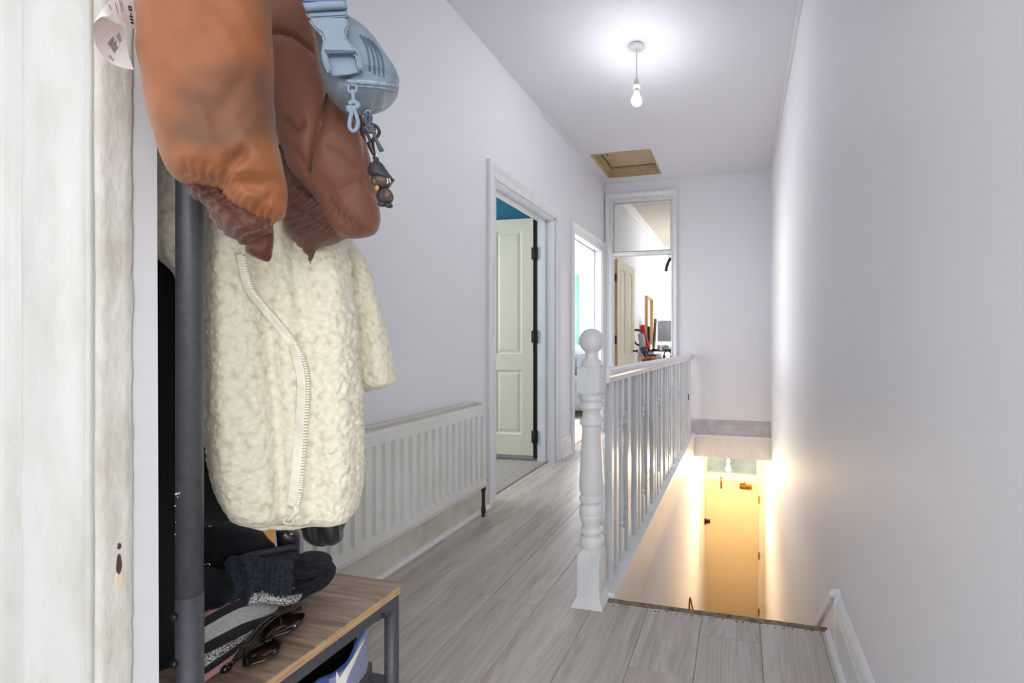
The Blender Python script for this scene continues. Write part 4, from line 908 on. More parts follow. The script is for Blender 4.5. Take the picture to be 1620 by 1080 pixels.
PB = Plane(515, 0.80)
jr = thing('brown_puffer_jacket', 'chocolate brown quilted puffer jacket hanging between the orange-brown sleeve and the blue bag', 'jacket', (-0.58, 0.60, 1.05))
S1 = [(424, 72), (445, 74), (466, 79), (485, 90), (499, 97)]; S2 = [(522, 160), (514, 190), (505, 217), (494, 250), (484, 284)]
def d_jr(px, py, sa, p):
    d = 0.004 * nz3(p, 9) + 0.002 * nz3(p, 24)
    if sa > -0.3:
        for S in (S1, S2): d += crease(px, py, S, 2.2, 0.012) + crease(px, py, S, 11, 0.006)
        d += crease(px, py, [(455, 215), (468, 228), (476, 222)], 6, 0.012) + crease(px, py, [(447, 235), (470, 262), (484, 284)], 5, 0.006)
        d += crease(px, py, [(566, 200), (572, 240), (576, 280)], 4, 0.007) + crease(px, py, [(520, 250), (545, 262), (560, 280)], 9, 0.004) + crease(px, py, [(500, 300), (530, 318), (570, 300)], 8, 0.004) + crease(px, py, [(570, 300), (592, 318)], 5, .004)
        g = min(seg(px, py, (516, 322), (532, 345)), seg(px, py, (532, 345), (568, 368)))
        if g < 14: d += 0.004 * math.sin(px * .5 + py * .3 + 2.5 * nz3(p, 40)) * (1 - g / 14) - .006 * (1 - g / 14)
        g = seg(px, py, (440, 60), (500, 84))
        if 4 < g < 30: d += 0
    return d
jrb = cloth('sleeve', [(-165, 415, 455, .7), (-130, 408, 466), (-60, 406, 472), (0, 408, 486), (39, 410, 500), (74, 412, 505), (100, 414, 510), (130, 418, 516), (160, 424, 529), (187, 432, 553), (218, 440, 571), (240, 446, 579), (264, 454, 586), (284, 468, 590), (303, 486, 595), (325, 502, 599), (346, 514, 602), (357, 520, 600.5), (366, 527, 597), (371, 533, 588), (375, 545, 570)], PB, 0.07, M['brown'], jr, 150, 130, d_jr, 0.8, 0.05, 0.02)
def d_hem(px, py, sa, p): return 0.003 * math.sin(px * .22 + py * .35 + 3 * nz3(p, 30)) + 0.003 * nz3(p, 55) + (crease(px, py, [(500, 320), (470, 300), (455, 290)], 6, .008) + crease(px, py, [(450, 330), (480, 350), (520, 360)], 5, .006))
cloth('dark_hem', [(230, 436, 470), (270, 440, 505), (300, 442, 545), (325, 446, 570), (345, 449, 580), (360, 453, 574), (370, 457, 560), (378, 463, 542), (384, 469, 530), (390, 474, 512), (396, 479, 502), (403, 484, 496.5), (410, 488, 495), (417, 490.5, 493)], PB, 0.042, M['dkbrown'], jr, 90, 80, d_hem, 0.8, 0.01, 0.015, off=0.03)
cloth('under_arm', [(100, 500, 540), (150, 520, 560), (190, 545, 574), (215, 553, 578), (250, 560, 583), (275, 566, 585), (295, 570, 588)], PB, 0.04, M['russet'], jr, 40, 40, lambda px, py, sa, p: .004 * nz3(p, 25), 0.8, off=0.03)

# ------------------------------------------------------------------ pale blue crossbody bag with its charm
PG = Plane(560, 0.685)
bg = thing('crossbody_bag', 'pale blue nylon crossbody bag with big buckle and zip over the brown puffer', 'bag', (-0.50, 0.55, 1.2))
def d_bag(px, py, sa, p):
    d = 0.0016 * nz3(p, 22)
    if sa > -0.2:
        d += 0.0022 * math.sin(px * 0.35 + py * .1) * max(0, min(1, (py - 145) / 18)) + crease(px, py, [(547, 131), (575, 131), (605, 134), (631, 138)], 2.5, .004) + crease(px, py, [(520, 128), (545, 140), (552, 160)], 5, .003)
    return d
bb = cloth('pouch', [(5, 500, 520), (12, 499, 535), (22, 498, 545), (35, 497, 553), (45, 497.5, 566), (58, 499, 582), (72, 501, 594), (85, 502, 604), (104, 504, 618), (116, 507, 626), (126, 510, 630), (138, 514, 631), (149, 520, 628.5), (158, 529, 622), (164, 536, 613), (170, 548, 603), (175, 560, 593), (178.5, 570, 582)], PG, 0.040, M['bag'], bg, 80, 90, d_bag, 0.82, 0.01, 0.02)
tb = bvh(bb)
slab('webbing', [(430, -150), (496, -150), (548, 14), (550, 27), (486, 27), (477, 0)], PG, 0.003, M['bagweb'], bg, -0.049, 0.0006)
slab('strap_slider', [(474, -6), (545, -6), (548, 4), (482, 4)], PG, 0.006, plain('navy_slider', rgb(78, 104, 150), 0.35), bg, -0.053, 0.0012)
slab('strap_slider', [(486, 19), (549, 16), (551, 25), (488, 29)], PG, 0.007, M['bagplastic'], bg, -0.053, 0.0015)
tube('slider_bar', [PG.at(481, 12, -0.055), PG.at(515, 9, -0.056), PG.at(547, 8, -0.055)], 0.0042, M['bagweb'], bg, 12, 4)
slab('buckle', [(487, 27), (549, 26), (552, 41), (547.5, 50), (548.5, 62), (557, 71), (566, 78), (571, 89), (574.5, 108), (571.5, 113), (566.5, 108), (561, 83), (517, 82), (524, 112), (519.5, 117), (512, 100), (508, 86), (509.5, 71), (511.5, 60), (507, 51), (500, 46), (494, 41)], PG, 0.009, M['bagplastic'], bg, -0.056, 0.0022)
slab('lower_webbing', [(516, 80), (562, 80), (572, 113), (550, 118), (525, 120)], PG, 0.003, M['bagweb'], bg, -0.0475, 0.0006)
slab('buckle_slot', [(516, 79), (561, 80), (562, 84), (517, 85)], PG, 0.003, M['bagdark'], bg, -0.0562, 0.0004)
for a in (((576, 57), (587, 76), (592, 96), (593, 117)), ((582, 60), (594, 79), (599, 98), (600, 119)), ((588, 64), (601, 83), (606, 101), (607, 121)), ((570, 54), (580, 73), (584, 92), (585.5, 112))):
    ribbon('side_stripe', a, 2.6, M['bagdark'], tb, PG, bg, 0.0008, 6, 0.001)
ribbon('zip_tape', [(546, 131), (570, 131.5), (600, 134), (628, 139)], 11, plain('light_zip_tape', rgb(146, 162, 174), 0.6), tb, PG, bg, 0.0008, 6, 0.0016)
bm = bmesh.new()
for k in range(30):
    x = 559 + 2.3 * k; p = hit(tb, x, 131.3 + (x - 559) ** 1.3 * .022, 0.0032, PG); bmesh.ops.create_icosphere(bm, subdivisions=1, radius=0.0019, matrix=Matrix.Translation(p) @ Matrix.Diagonal((1, 1, .8, 1)))
zt_ = frombm('zip_teeth', bm, M['bagplastic'], bg, True); zt_['kind'] = 'stuff'
g = lambda x, y, o=-0.052: PG.at(x, y, o)
tube('zip_slider', [g(549, 131), g(556, 130), g(563, 131)], 0.0042, M['bagplastic'], bg, 10, 3, flat=(1, .7))
tube('zip_pull', [g(552, 133), g(551, 142), g(556, 146.5), g(563, 144), g(564, 137), g(558, 134), g(552, 133)], 0.0018, M['bagplastic'], bg, 8, 4)
tube('cord', [g(558, 142), g(559, 155), g(559, 163)], 0.0022, M['bagweb'], bg, 8, 3)
tube('cord_knot', [g(552, 165), g(560, 161), g(567, 166), g(560, 171), g(552, 170), g(553, 176), g(563, 174)], 0.0028, M['bagweb'], bg, 8, 5)
tube('cord_loop', [g(558, 174), g(554, 188), g(553, 200), g(557, 207), g(563, 205), g(566.5, 195), g(564, 183), g(561, 174)], 0.0023, M['bagweb'], bg, 8, 5)
ch = thing('bag_charm', 'small dark capped figure charm on a black carabiner under the blue bag', 'charm', tuple(PG.at(600, 290, -0.01)))
cc = lambda x, y, o=-0.012: PG.at(x, y, o)
M['slate'] = plain('slate_cord', rgb(72, 78, 90), 0.55)
tube('split_ring', [cc(577, 178), cc(581, 182), cc(586, 178), cc(582, 174)], 0.0008, plain('steel_ring', rgb(180, 180, 186), 0.25, 1.0), ch, 6, 5, True)
tube('cord_loop', [cc(580, 197), cc(578.5, 186), cc(582, 180), cc(586, 185), cc(585, 197), cc(588, 205), cc(593, 212)], 0.0026, M['slate'], ch, 8, 5)
tube('cord_knot', [cc(579, 201), cc(586, 198), cc(591, 204), cc(584, 208), cc(581, 203)], 0.003, M['slate'], ch, 8, 5)
tube('cord_tail', [cc(591, 210), cc(596, 223), cc(601, 233), cc(604, 239)], lambda t: 0.0018 + 0.0014 * t, M['slate'], ch, 8, 4)
tube('carabiner', [cc(587, 227), cc(582, 214), cc(574.5, 205), cc(574, 198), cc(580, 195), cc(588, 196), cc(596, 200), cc(600, 208), cc(597, 216), cc(591, 219), cc(589, 228)], 0.0019, M['black'], ch, 8, 5)
tube('swivel', [cc(586, 226), cc(588, 234), cc(590, 240), cc(592, 246)], lambda t: 0.0045 - 0.0025 * t, M['black'], ch, 8, 3)
tube('split_ring', [cc(589, 246), cc(593, 243), cc(597, 247), cc(593, 250)], 0.0007, plain('steel_ring_b', rgb(190, 190, 194), 0.25, 1.0), ch, 6, 5, True)
def blob(name, c, rx, ry, rz, mat, parent, f=None, n=20, m=14):
    rg = []
    for i in range(m + 1):
        a = math.pi * i / m; ring = []
        for j in range(n):
            b = 2 * math.pi * j / n
            v = Vector((rx * max(1e-3, math.sin(a)) * math.cos(b), ry * max(1e-3, math.sin(a)) * math.sin(b), rz * math.cos(a)))
            if f: v = f(v, a, b)
            ring.append(c + v)
        rg.append(ring)
    return rings(name, rg, mat, parent, True)
sc_ = 0.9e-3
M['charmbrown'] = plain('dark_brown_vinyl', rgb(84, 66, 62), 0.4); M['charmcap'] = plain('charcoal_vinyl', rgb(52, 52, 58), 0.5)
hc = cc(604, 287)
blob('head', hc, .0122, .0122, .0095, M['charmbrown'], ch)
rg = []
for k, (r_, dz) in enumerate([(.0118, .003), (.0138, .0045), (.0142, .007), (.0128, .0105), (.0125, .0115), (.0102, .0165), (.0098, .0175), (.0062, .022), (.004, .0245), (.0028, .0255), (.0036, .029), (.001, .031)]):
    rg.append([hc + PG.t * (r_ * math.cos(a) * 1.05 - 0.0007 * k) + PG.n * (r_ * math.sin(a)) + Vector((0, 0, dz - (0.003 * math.cos(a) if k < 7 else 0))) for a in [2 * math.pi * j / 20 for j in range(20)]])
rings('wrapped_cap', rg, M['charmcap'], ch)
tube('cap_peak', [hc + PG.t * .007 + Vector((0, 0, .004)) - PG.n * .009, hc + PG.t * .0145 + Vector((0, 0, .0025)) - PG.n * .004], lambda t: .004 - .0026 * t, M['charmcap'], ch, 8, 3, flat=(1, .45))
blob('body', cc(609, 311), .0102, .010, .0115, M['charmcap'], ch)
blob('belly', cc(612, 308, -0.019), .0068, .0055, .0085, M['charmbrown'], ch)
blob('foot', cc(604, 323, -0.016), .005, .005, .0032, M['charmcap'], ch); blob('foot', cc(615, 325, -0.016), .005, .005, .0032, M['charmcap'], ch)
gb = blob('gold_bead', cc(596.5, 297, -0.02), .0024, .0024, .0036, plain('amber_bead', rgb(186, 138, 66), 0.35), ch)
blob('green_bead', cc(592.5, 287, -0.018), .0028, .0028, .0045, plain('green_bead', rgb(62, 84, 70), 0.4), ch)
for a in (((612, 279), (612.5, 287)), ((615, 280), (617, 287)), ((611, 288), (614, 286))):
    tube('white_mark', [cc(a[0][0] + 1, a[0][1] + 2, -0.0225), cc(a[1][0] + 1, a[1][1] + 2, -0.0225)], 0.0006, M['paper'], ch, 6, 1)

# ------------------------------------------------------------------ things on the bench
M['knit'] = fabric('charcoal_blue_knit', rgb(48, 56, 68), rgb(22, 26, 34), sc=150, rough=0.95, weave=420, bs=0.7, sheen=0.06)
M['knit2'] = fabric('navy_black_rib_knit', rgb(40, 40, 52), rgb(18, 18, 26), sc=80, rough=0.95, weave=420, bs=0.7, sheen=0.04)
M['felt'] = fabric('black_blue_felt', rgb(25, 27, 33), rgb(16, 17, 21), sc=160, rough=0.95, weave=400, bs=0.5, sheen=0.06)
M['leather'] = plain('tan_leather', rgb(222, 160, 92), 0.5, col2=rgb(206, 142, 76), scale=40)
PF = Plane(390, 1.15)
fb = thing('felt_bag', 'black felt bag with tan leather tab slumped at the back of the bench', 'bag', (-0.93, 0.6, BT))
cloth('body', [(822, 318, 360), (826, 312, 385), (834, 306, 408), (845, 300, 420), (858, 296, 430), (866, 294, 436), (880, 293, 440), (905, 293, 438), (925, 295, 432), (942, 298, 425)], PF, 0.05, M['felt'], fb, 60, 60, lambda px, py, sa, p: .003 * nz3(p, 25) + crease(px, py, [(325, 850), (345, 862), (368, 880)], 3, .008) + .004 * math.exp(-((py - 850) / 14) ** 2), 0.75, 0.03, 0.0)
tube('strap', [PF.at(312, 928, -.06), PF.at(330, 934, -.064), PF.at(350, 928, -.066), PF.at(364, 906, -.066), PF.at(372, 889, -.064), PF.at(385, 881, -.062), PF.at(410, 874.5, -.058), PF.at(440, 869, -.05), PF.at(458, 865, -.045), PF.at(465, 866, -.04)], 0.010, plain('worn_felt_strap', rgb(62, 63, 72), 0.95, bs=.5, bscale=400), fb, 12, 6, flat=(1, .55))
slab('leather_tab', [(414, 838), (432, 834), (434.5, 840), (435, 861), (424, 851)], PF, 0.004, M['leather'], fb, -0.07, 0.0008)
tube('metal_ring', [PF.at(323, 894.5, -.075), PF.at(330, 891.5, -.078), PF.at(332.5, 896, -.078), PF.at(328, 899, -.075)], 0.0012, plain('silver_ring', rgb(206, 206, 206), 0.2, 1.0), fb, 8, 5)
slab('white_tag', [(331.5, 818), (334, 818), (335, 832), (330, 833)], PF, 0.001, M['paper'], fb, -0.06)
pc = thing('black_pouch', 'small shiny black pouch with silver studs under the fleece hem', 'pouch', tuple(PF.at(460, 868, .03)))
PP = Plane(458, 1.14)
cloth('body', [(838, 436, 470), (845, 437, 475), (860, 438, 475), (880, 439, 474), (910, 440, 472), (935, 442, 470)], PP, 0.04, plain('dark_plum_gloss', rgb(40, 33, 38), 0.3), pc, 30, 30, None, 0.75, .02, 0)
for x in (451, 460.5): blob('stud', PP.at(x, 846 - (x > 455) * 1.2, -.045), .003, .003, .0022, plain('silver_stud', rgb(220, 220, 220), 0.2, 1.0), pc, None, 10, 6)

def ribbed(freq, ampl, ang=0.0): 
    ca, sa_ = math.cos(ang), math.sin(ang)
    return lambda px, py, sa, p: ampl * abs(math.sin((px * ca + py * sa_) * freq)) + .0022 * nz3(p, 40)
PK = Plane(420, 1.08)
kg = thing('knitted_gloves', 'charcoal knitted gloves with ribbed cuffs bundled in front of the felt bag', 'gloves', tuple(onZ(400, 955, BT)))
cloth('glove_hand', [(880, 372, 402), (884, 364, 410), (892, 357, 416), (905, 352, 419), (920, 348, 419), (935, 348, 416), (948, 352, 408), (957, 358, 395)], PK, 0.045, M['knit'], kg, 50, 70, lambda px, py, sa, p: .007 * math.sin(math.hypot(px - 352, (py - 915) * .8) * 0.33 + 2 * nz3(p, 18)) + .002 * nz3(p, 60), 0.85, .03, .02, off=-0.01)
cloth('ribbed_cuff', [(886, 420, 455), (889, 413, 462), (896, 410, 464.5), (910, 409, 465), (925, 407, 463), (934, 405, 459), (941, 408, 448), (945, 414, 438)], PK, 0.045, M['knit'], kg, 50, 200, ribbed(0.42, .0065, .06), 0.8, .02, .02, off=-0.005)
cloth('glove_back', [(873, 415, 450), (877, 398, 468), (884, 392, 478), (896, 392, 480), (915, 398, 474)], PK, 0.04, M['knit'], kg, 40, 140, ribbed(0.4, .006, 1.35), 0.85, .03, .02, off=0.03)
cloth('glove_fingers', [(902, 300, 352), (915, 296, 368), (928, 296, 386), (938, 296, 380), (946, 296, 366), (954, 297, 350), (962, 298, 336), (967, 300, 326)], PK, 0.04, M['felt'], kg, 40, 60, lambda px, py, sa, p: .006 * math.sin(px * .14 + py * .09) + .002 * nz3(p, 40), 0.85, .02, .02, off=-0.02)
PN = Plane(492, 1.085)
bn = thing('ribbed_beanie', 'navy black ribbed beanie lying at the right of the knitted gloves', 'hat', tuple(onZ(492, 930, BT)))
def d_bean(px, py, sa, p):
    a = math.atan2(py - 885, px - 540); return .0075 * abs(math.sin(a * 20)) + .002 * nz3(p, 30) + crease(px, py, [(466, 910), (500, 900), (527, 891)], 3.5, .018)
cloth('knit_body', [(877, 494, 508), (879, 483, 516), (884, 471, 522), (891, 465, 526), (899, 463, 528.5), (906, 462, 526), (914, 462, 521), (922, 462, 512), (931, 462, 500), (939, 463, 488), (946, 466, 478)], PN, 0.05, M['knit2'], bn, 90, 180, d_bean, 0.85, .03, .02)

# striped knitted scarf folded along the front of the bench
sf = thing('striped_scarf', 'folded pink, black and silver striped knitted scarf on the bench', 'scarf', (-0.80, 0.58, BT))
mats = [plain('pink_knit', rgb(240, 172, 184), 0.9, bs=0.6, bscale=500, sheen=.3), plain('black_knit', rgb(28, 28, 32), 0.95, bs=0.6, bscale=500, sheen=.2),
        plain('silver_lurex', rgb(226, 224, 220), 0.5, 0.1, col2=rgb(150, 148, 146), scale=900, lo=.42, hi=.6, bs=0.6, bscale=900), plain('silver_speckle', rgb(246, 244, 240), 0.5, 0.1, col2=rgb(44, 44, 46), scale=420, lo=.44, hi=.56, bs=0.6, bscale=600)]
# cross-section runs over the pile from the back to the front; photographed bands give the stripe edges
ST = [(332, 968, 362, 943), None]
left = [(322, 968), (322, 977), (322, 992), (322, 1018), (322, 1036), (322, 1056), (322, 1068), (322, 1080)]
mid = [(372, 945), (374, 950), (376, 963), (380, 988), (378, 1008), (374, 1021), (372, 1033), (368, 1046)]
r1 = [(405, 937), (410, 945), (412, 955), (418, 975), (412, 989), (404, 998), (392, 1012), (380, 1034)]
r2 = [(432, 939), (440, 947), (443, 954), (436, 967), (424, 979), (414, 990), (399, 1004), (384, 1028)]
stripe = [0, 1, 2, 1, 3, 1, 0]
rows_ = []
def band(t):
    L = [left, mid, r1, r2]; s = t * 3; i = min(2, int(s)); f = s - i
    P = lambda k, j: L[max(0, min(3, j))][k]
    out = []
    for k in range(8):
        p = [Vector((*P(k, i + q), 0)) for q in (-1, 0, 1, 2)]
        out.append(0.5 * ((2 * p[1]) + (p[2] - p[0]) * f + (2 * p[0] - 5 * p[1] + 4 * p[2] - p[3]) * f * f + (p[1] * 3 - p[0] - p[2] * 3 + p[3]) * f ** 3))
    return out
V = []; F = []; MI = []; nt_ = 40; sub = 4; W_ = 7 * sub + 1
for i in range(nt_ + 1):
    b = band(i / nt_); ext = 1.0
    for k in range(W_):
        s = k / sub; a = min(6, int(s)); f = s - a; q = b[a] * (1 - f) + b[a + 1] * f
        u = k / (W_ - 1); X = -0.857 + 0.092 * (u ** 0.9) - 0.02 * (1 - i / nt_) * 0 
        p = onX(q.x, q.y, X); 
        if p.z < BT + 0.002: p = onZ(q.x, q.y, BT + 0.002)
        p += Vector((1, 0, 0.3)).normalized() * (0.0025 * abs(math.sin(f * math.pi)) + .0015 * nz3(p, 50))
        V.append(p)
n0 = len(V)
for i in range(nt_ + 1):
    for k in range(W_):
        p = V[i * W_ + k]; V.append(Vector((p.x - 0.035, p.y, max(BT + 0.001, p.z - 0.02))))
for i in range(nt_):
    for k in range(W_ - 1):
        a = i * W_ + k; F.append((a, a + W_, a + W_ + 1, a + 1)); MI.append(stripe[min(6, k // sub)])
        F.append((n0 + a, n0 + a + 1, n0 + a + W_ + 1, n0 + a + W_)); MI.append(1)
    for k in (0, W_ - 1):
        a = i * W_ + k; F.append((a, n0 + a, n0 + a + W_, a + W_)); MI.append(stripe[0 if k == 0 else 6])
for k in range(W_ - 1):
    for i in (0, nt_):
        a = i * W_ + k; F.append((a, a + 1, n0 + a + 1, n0 + a)); MI.append(stripe[min(6, k // sub)])
mesh('folded_knit', V, F, mats, sf, True, MI)
PSF = Plane(440, 0.88)
tube('scarf_fold', [onX(395, 947, -.825), onX(425, 946, -.82), onX(452, 950, -.81), onX(468, 945, -.81), onX(471, 932, -.815), onX(463, 920, -.825)], lambda t: .0095 - .002 * t, mats[3], sf, 14, 6, flat=(1, 1))
tube('scarf_edge', [onX(370, 943, -.85), onX(395, 934, -.845), onX(415, 930, -.84), onX(424, 935, -.835), onX(410, 941, -.83)], .0075, mats[0], sf, 12, 6)

# sunglasses lying folded on the scarf edge
sg = thing('sunglasses', 'folded black sunglasses with brown lenses lying beside the scarf', 'sunglasses', tuple(onZ(430, 1010, BT)))
M['gblack'] = plain('glossy_black_plastic', rgb(14, 13, 14), 0.12, spec=0.7); M['lens'] = plain('dark_brown_lens', rgb(54, 30, 20), 0.1, spec=0.8)
gz = lambda x, y, h=0.012: onZ(x, y, BT + h)
def lens(pts, h0, h1):
    top_ = smoothpath([(x, y, 0) for x, y in pts], 5, True); n = len(top_)
    P0 = [gz(p.x, p.y, h0 + (h1 - h0) * (p.y - 960) / 90) for p in top_]
    fr = rings('rim', tuberings(P0, 0.0023, 8, True), M['gblack'], sg, True, cap0=False, cap1=False)
    c_ = sum(P0, Vector()) / n; V = [c_ + Vector((0, 0, -.004))] + P0 + [p + Vector((0, 0, -0.0015)) for p in P0] + [c_ + Vector((0, 0, -.0055))]
    F = [(0, 1 + i, 1 + (i + 1) % n) for i in range(n)] + [(2 * n + 1, 1 + n + (i + 1) % n, 1 + n + i) for i in range(n)] + [(1 + i, 1 + n + i, 1 + n + (i + 1) % n, 1 + (i + 1) % n) for i in range(n)]
    mesh('lens', V, F, M['lens'], fr, True)
lens([(413, 1012), (416, 998), (428, 982), (445, 972), (465, 971.5), (480, 972), (478, 982), (466, 994), (450, 1001), (434, 1006), (422, 1014)], .020, .012)
lens([(388, 1036), (396, 1028), (412, 1020), (430, 1012), (438, 1014), (444, 1020), (440, 1030), (424, 1041), (405, 1048), (388, 1051)], .016, .010)
tube('bridge', [gz(414, 1012, .014), gz(420, 1015, .014), gz(430, 1012, .014)], .0022, M['gblack'], sg, 8)
tube('temple', [gz(366, 1050, .016), gz(385, 1022, .026), gz(408, 993, .032), gz(430, 976, .03), gz(452, 968, .026), gz(477, 961, .02)], .0024, M['gblack'], sg, 8, 5, flat=(1, 1.3))
tube('temple', [gz(360, 1057, .012), gz(384, 1036, .014), gz(388, 1028, .016), gz(402, 1008, .026), gz(440, 974, .028), gz(476, 964, .018)], .0018, M['gblack'], sg, 8, 5)
blob('hinge_block', gz(358, 1057, .008), .006, .008, .006, M['gblack'], sg)
tube('metal_hinge', [gz(358, 1052, .014), gz(362, 1048, .015)], .002, M['brass'], sg, 8, 1)
tube('nose_arm', [gz(386, 1024, .02), gz(388, 1038, .016), gz(391, 1050, .010), gz(384, 1052, .008)], .0016, M['gblack'], sg, 8)

# ------------------------------------------------------------------ blue running shoe on the shelf under the bench
sx = -0.742; ys0 = 0.755; SL = 0.285; z0 = 0.299
shoe = thing('running_shoe', 'blue running shoe with white swoosh on the shelf under the bench', 'shoe', (sx, 0.62, z0))
M['shoeblue'] = fabric('mid_blue_mesh', rgb(62, 96, 158), rgb(50, 82, 142), sc=120, weave=700, bs=0.5, rough=0.6)
M['shoegrey'] = fabric('periwinkle_mesh', rgb(146, 152, 178), rgb(128, 134, 168), sc=120, weave=700, bs=0.5, rough=0.55)
M['shoesole'] = plain('dark_grey_sole', rgb(70, 70, 72), 0.55); M['swoosh'] = plain('white_swoosh', rgb(240, 238, 232), 0.4)
def shw(t): return 0.030 + 0.017 * sm(0, .25, t) - 0.006 * math.sin(max(0, min(1, (t - .3) / .35)) * math.pi) + 0.006 * sm(.5, .75, t) - 0.03 * sm(.86, 1.0, t)
def sht(t): return 0.122 - 0.030 * sm(.02, .22, t) + 0.008 * sm(.3, .42, t) - 0.062 * sm(.45, .85, t) - .012 * sm(.9, 1, t)
rgs = []; NT = 40
for i in range(NT + 1):
    t = i / NT; y = ys0 - SL * t; w_ = shw(t) * (0.55 + .45 * sm(0, .06, t)); h_ = sht(t); op = 1 - sm(.40, .50, t); ring = []
    yb = y + 0.012 * (1 - sm(0, .1, t))
    # from the inner floor of the left side, over the collar, down the outside, under, and back up
    half = [(0.0, 0.028), (0.55, 0.03), (0.66, 0.5), (0.70, 0.94), (0.78, 1.0), (0.88, .93), (0.96, .72), (1.0, .48), (1.02, .3), (1.04, .22)]
    cl = [(0.0, 1.0), (0.3, .985), (0.5, .95), (0.62, .90), (0.74, .83), (0.85, .74), (0.94, .62), (1.0, .46), (1.02, .3), (1.04, .22)]
    hh = [(a[0] * op + b[0] * (1 - op), a[1] * op + b[1] * (1 - op)) for a, b in zip(half, cl)]
    for a, b in hh[::-1]: ring.append(Vector((sx - a * w_, yb - (1 - b) * 0.0, z0 + h_ * b)))
    for a, b in hh[1:]: ring.append(Vector((sx + a * w_, yb, z0 + h_ * b)))
    rgs.append(ring)
V, F = ringmesh(rgs, True, True, True)
nr = len(rgs[0]); mi = []
for i in range(NT):
    for j in range(nr): 
        t = i / NT; mi.append(2 if (t < .46 and 6 <= j <= nr - 8) else 1 if (t < .33 and (j < 4 or j > nr - 6)) else 0)
mi += [0, 0]
up = mesh('upper', V, F, [M['shoeblue'], M['shoegrey'], M['black']], shoe, True, mi)
rings('lining', [[Vector((sx + (0.66 * shw(t)) * math.cos(a) * .98, ys0 - SL * t, z0 + 0.032 + 0.02 * abs(math.cos(a)))) for a in [math.pi * k / 10 for k in range(11)]] + [Vector((sx, ys0 - SL * t, z0 + .028))] for t in [.03 + .04 * q for q in range(11)]], M['black'], shoe, True)
rings('sole', [[Vector((sx + a * (shw(t) + 0.005) * (0.6 + .4 * sm(0, .06, t)), ys0 + 0.016 * (1 - sm(0, .1, t)) - SL * 1.02 * t, z0 + b)) for a, b in ((-1, 0), (1, 0), (1.05, .012), (1.03, .02 + .012 * math.cos(i)), (1.0, .036 - .01 * t), (-1, .036 - .01 * t), (-1.03, .02), (-1.05, .012))] for i, t in enumerate([q / 30 for q in range(31)])], M['shoesole'], shoe, True)
tu = bvh(up)
PSH = Plane(560, 0.86)
ribbon('swoosh', [(577, 1010), (568, 1027), (558, 1046), (548, 1064), (541, 1078), (535, 1090)], lambda t: 1 + 15 * t ** 1.1, M['swoosh'], tu, PSH, shoe, 0.0014, 6, 0.0012)
ribbon('swoosh_tip', [(538, 1085), (534, 1072), (533, 1062)], lambda t: 10 * (1 - t) + .6, M['swoosh'], tu, PSH, shoe, 0.0014, 5, 0.0012)
tube('heel_tab', [(sx, ys0 + 0.006, z0 + 0.121), (sx, ys0 + 0.016, z0 + 0.110), (sx, ys0 + 0.017, z0 + 0.09)], .006, M['shoesole'], shoe, 10)
# ------------------------------------------------------------------ lounge seen through door 2
M['sofa'] = fabric('grey_sofa_fabric', rgb(112, 118, 122), rgb(98, 104, 108), sc=40, rough=0.9)
so_ = thing('sofa', 'grey fabric sofa just inside the bright lounge', 'sofa', (-2.25, 6.2, 0))
def soft(name, x0, x1, y0, y1, za, zb, mat, par, b=0.05): return box(name, x0, x1, y0, y1, za, zb, mat, par, b)
soft('base', -2.75, -1.84, 5.42, 7.0, 0.10, 0.40, M['sofa'], so_); soft('arm', -2.75, -1.80, 5.36, 5.56, 0.12, 0.54, M['sofa'], so_, 0.06); soft('backrest', -2.02, -1.78, 5.40, 7.0, 0.12, 0.84, M['sofa'], so_, 0.07)
soft('seat_cushion', -2.73, -2.04, 5.58, 6.25, 0.38, 0.52, M['sofa'], so_, .05); soft('seat_cushion', -2.73, -2.04, 6.27, 6.95, 0.38, 0.52, M['sofa'], so_, .05)
for x, y in ((-2.7, 5.42), (-1.86, 5.42), (-2.7, 6.95), (-1.86, 6.95)): box('leg', x - .025, x + .025, y - .025, y + .025, 0, 0.11, M['black'], so_)
M['cush'] = fabric('pale_blue_grey_cushion', rgb(150, 164, 176), rgb(136, 150, 164), rough=.9)
cs = blob('cushion', Vector((-2.13, 5.72, 0.73)), .09, .20, .20, M['cush'], None, lambda v, a, b: Vector((v.x, math.copysign(abs(v.y / .21) ** .7 * .21, v.y), math.copysign(abs(v.z / .21) ** .7 * .21, v.z))))
tag(cs, 'pale blue-grey cushion leaning on the back of the lounge sofa', 'cushion')
def curtain(x0, x1, mat, label, y=YW - 0.09, n=60, amp=.03):
    rg = []
    for i in range(n + 1):
        x = x0 + (x1 - x0) * i / n; d = amp * math.sin(i / n * (x1 - x0) / .09 * 6.28)
        rg.append([Vector((x, y + d, 0.25)), Vector((x, y + d * .8, 2.12)), Vector((x, y + d * .8 + .004, 2.12)), Vector((x, y + d + .004, 0.25))])
    o = rings('curtain', rg, mat, None, True); tag(o, label, 'curtain')
M['green'] = plain('sea_green_curtain', rgb(132, 178, 160), 0.8); M['green2'] = plain('mint_voile', rgb(196, 218, 210), 0.8)
curtain(-2.79, -2.66, M['green'], 'sea green curtain drawn aside at the lounge window'); curtain(-2.65, -2.50, M['green2'], 'sheer mint voile hanging beside the green lounge curtain', YW - 0.08, 40, .018)
cr = tube('curtain_rail', [(-3.2, YW - .085, 2.14), (-1.9, YW - .085, 2.14)], .012, M['plastic'], None, 10, 1); tag(cr, 'white curtain rail over the lounge window', 'curtain rail')

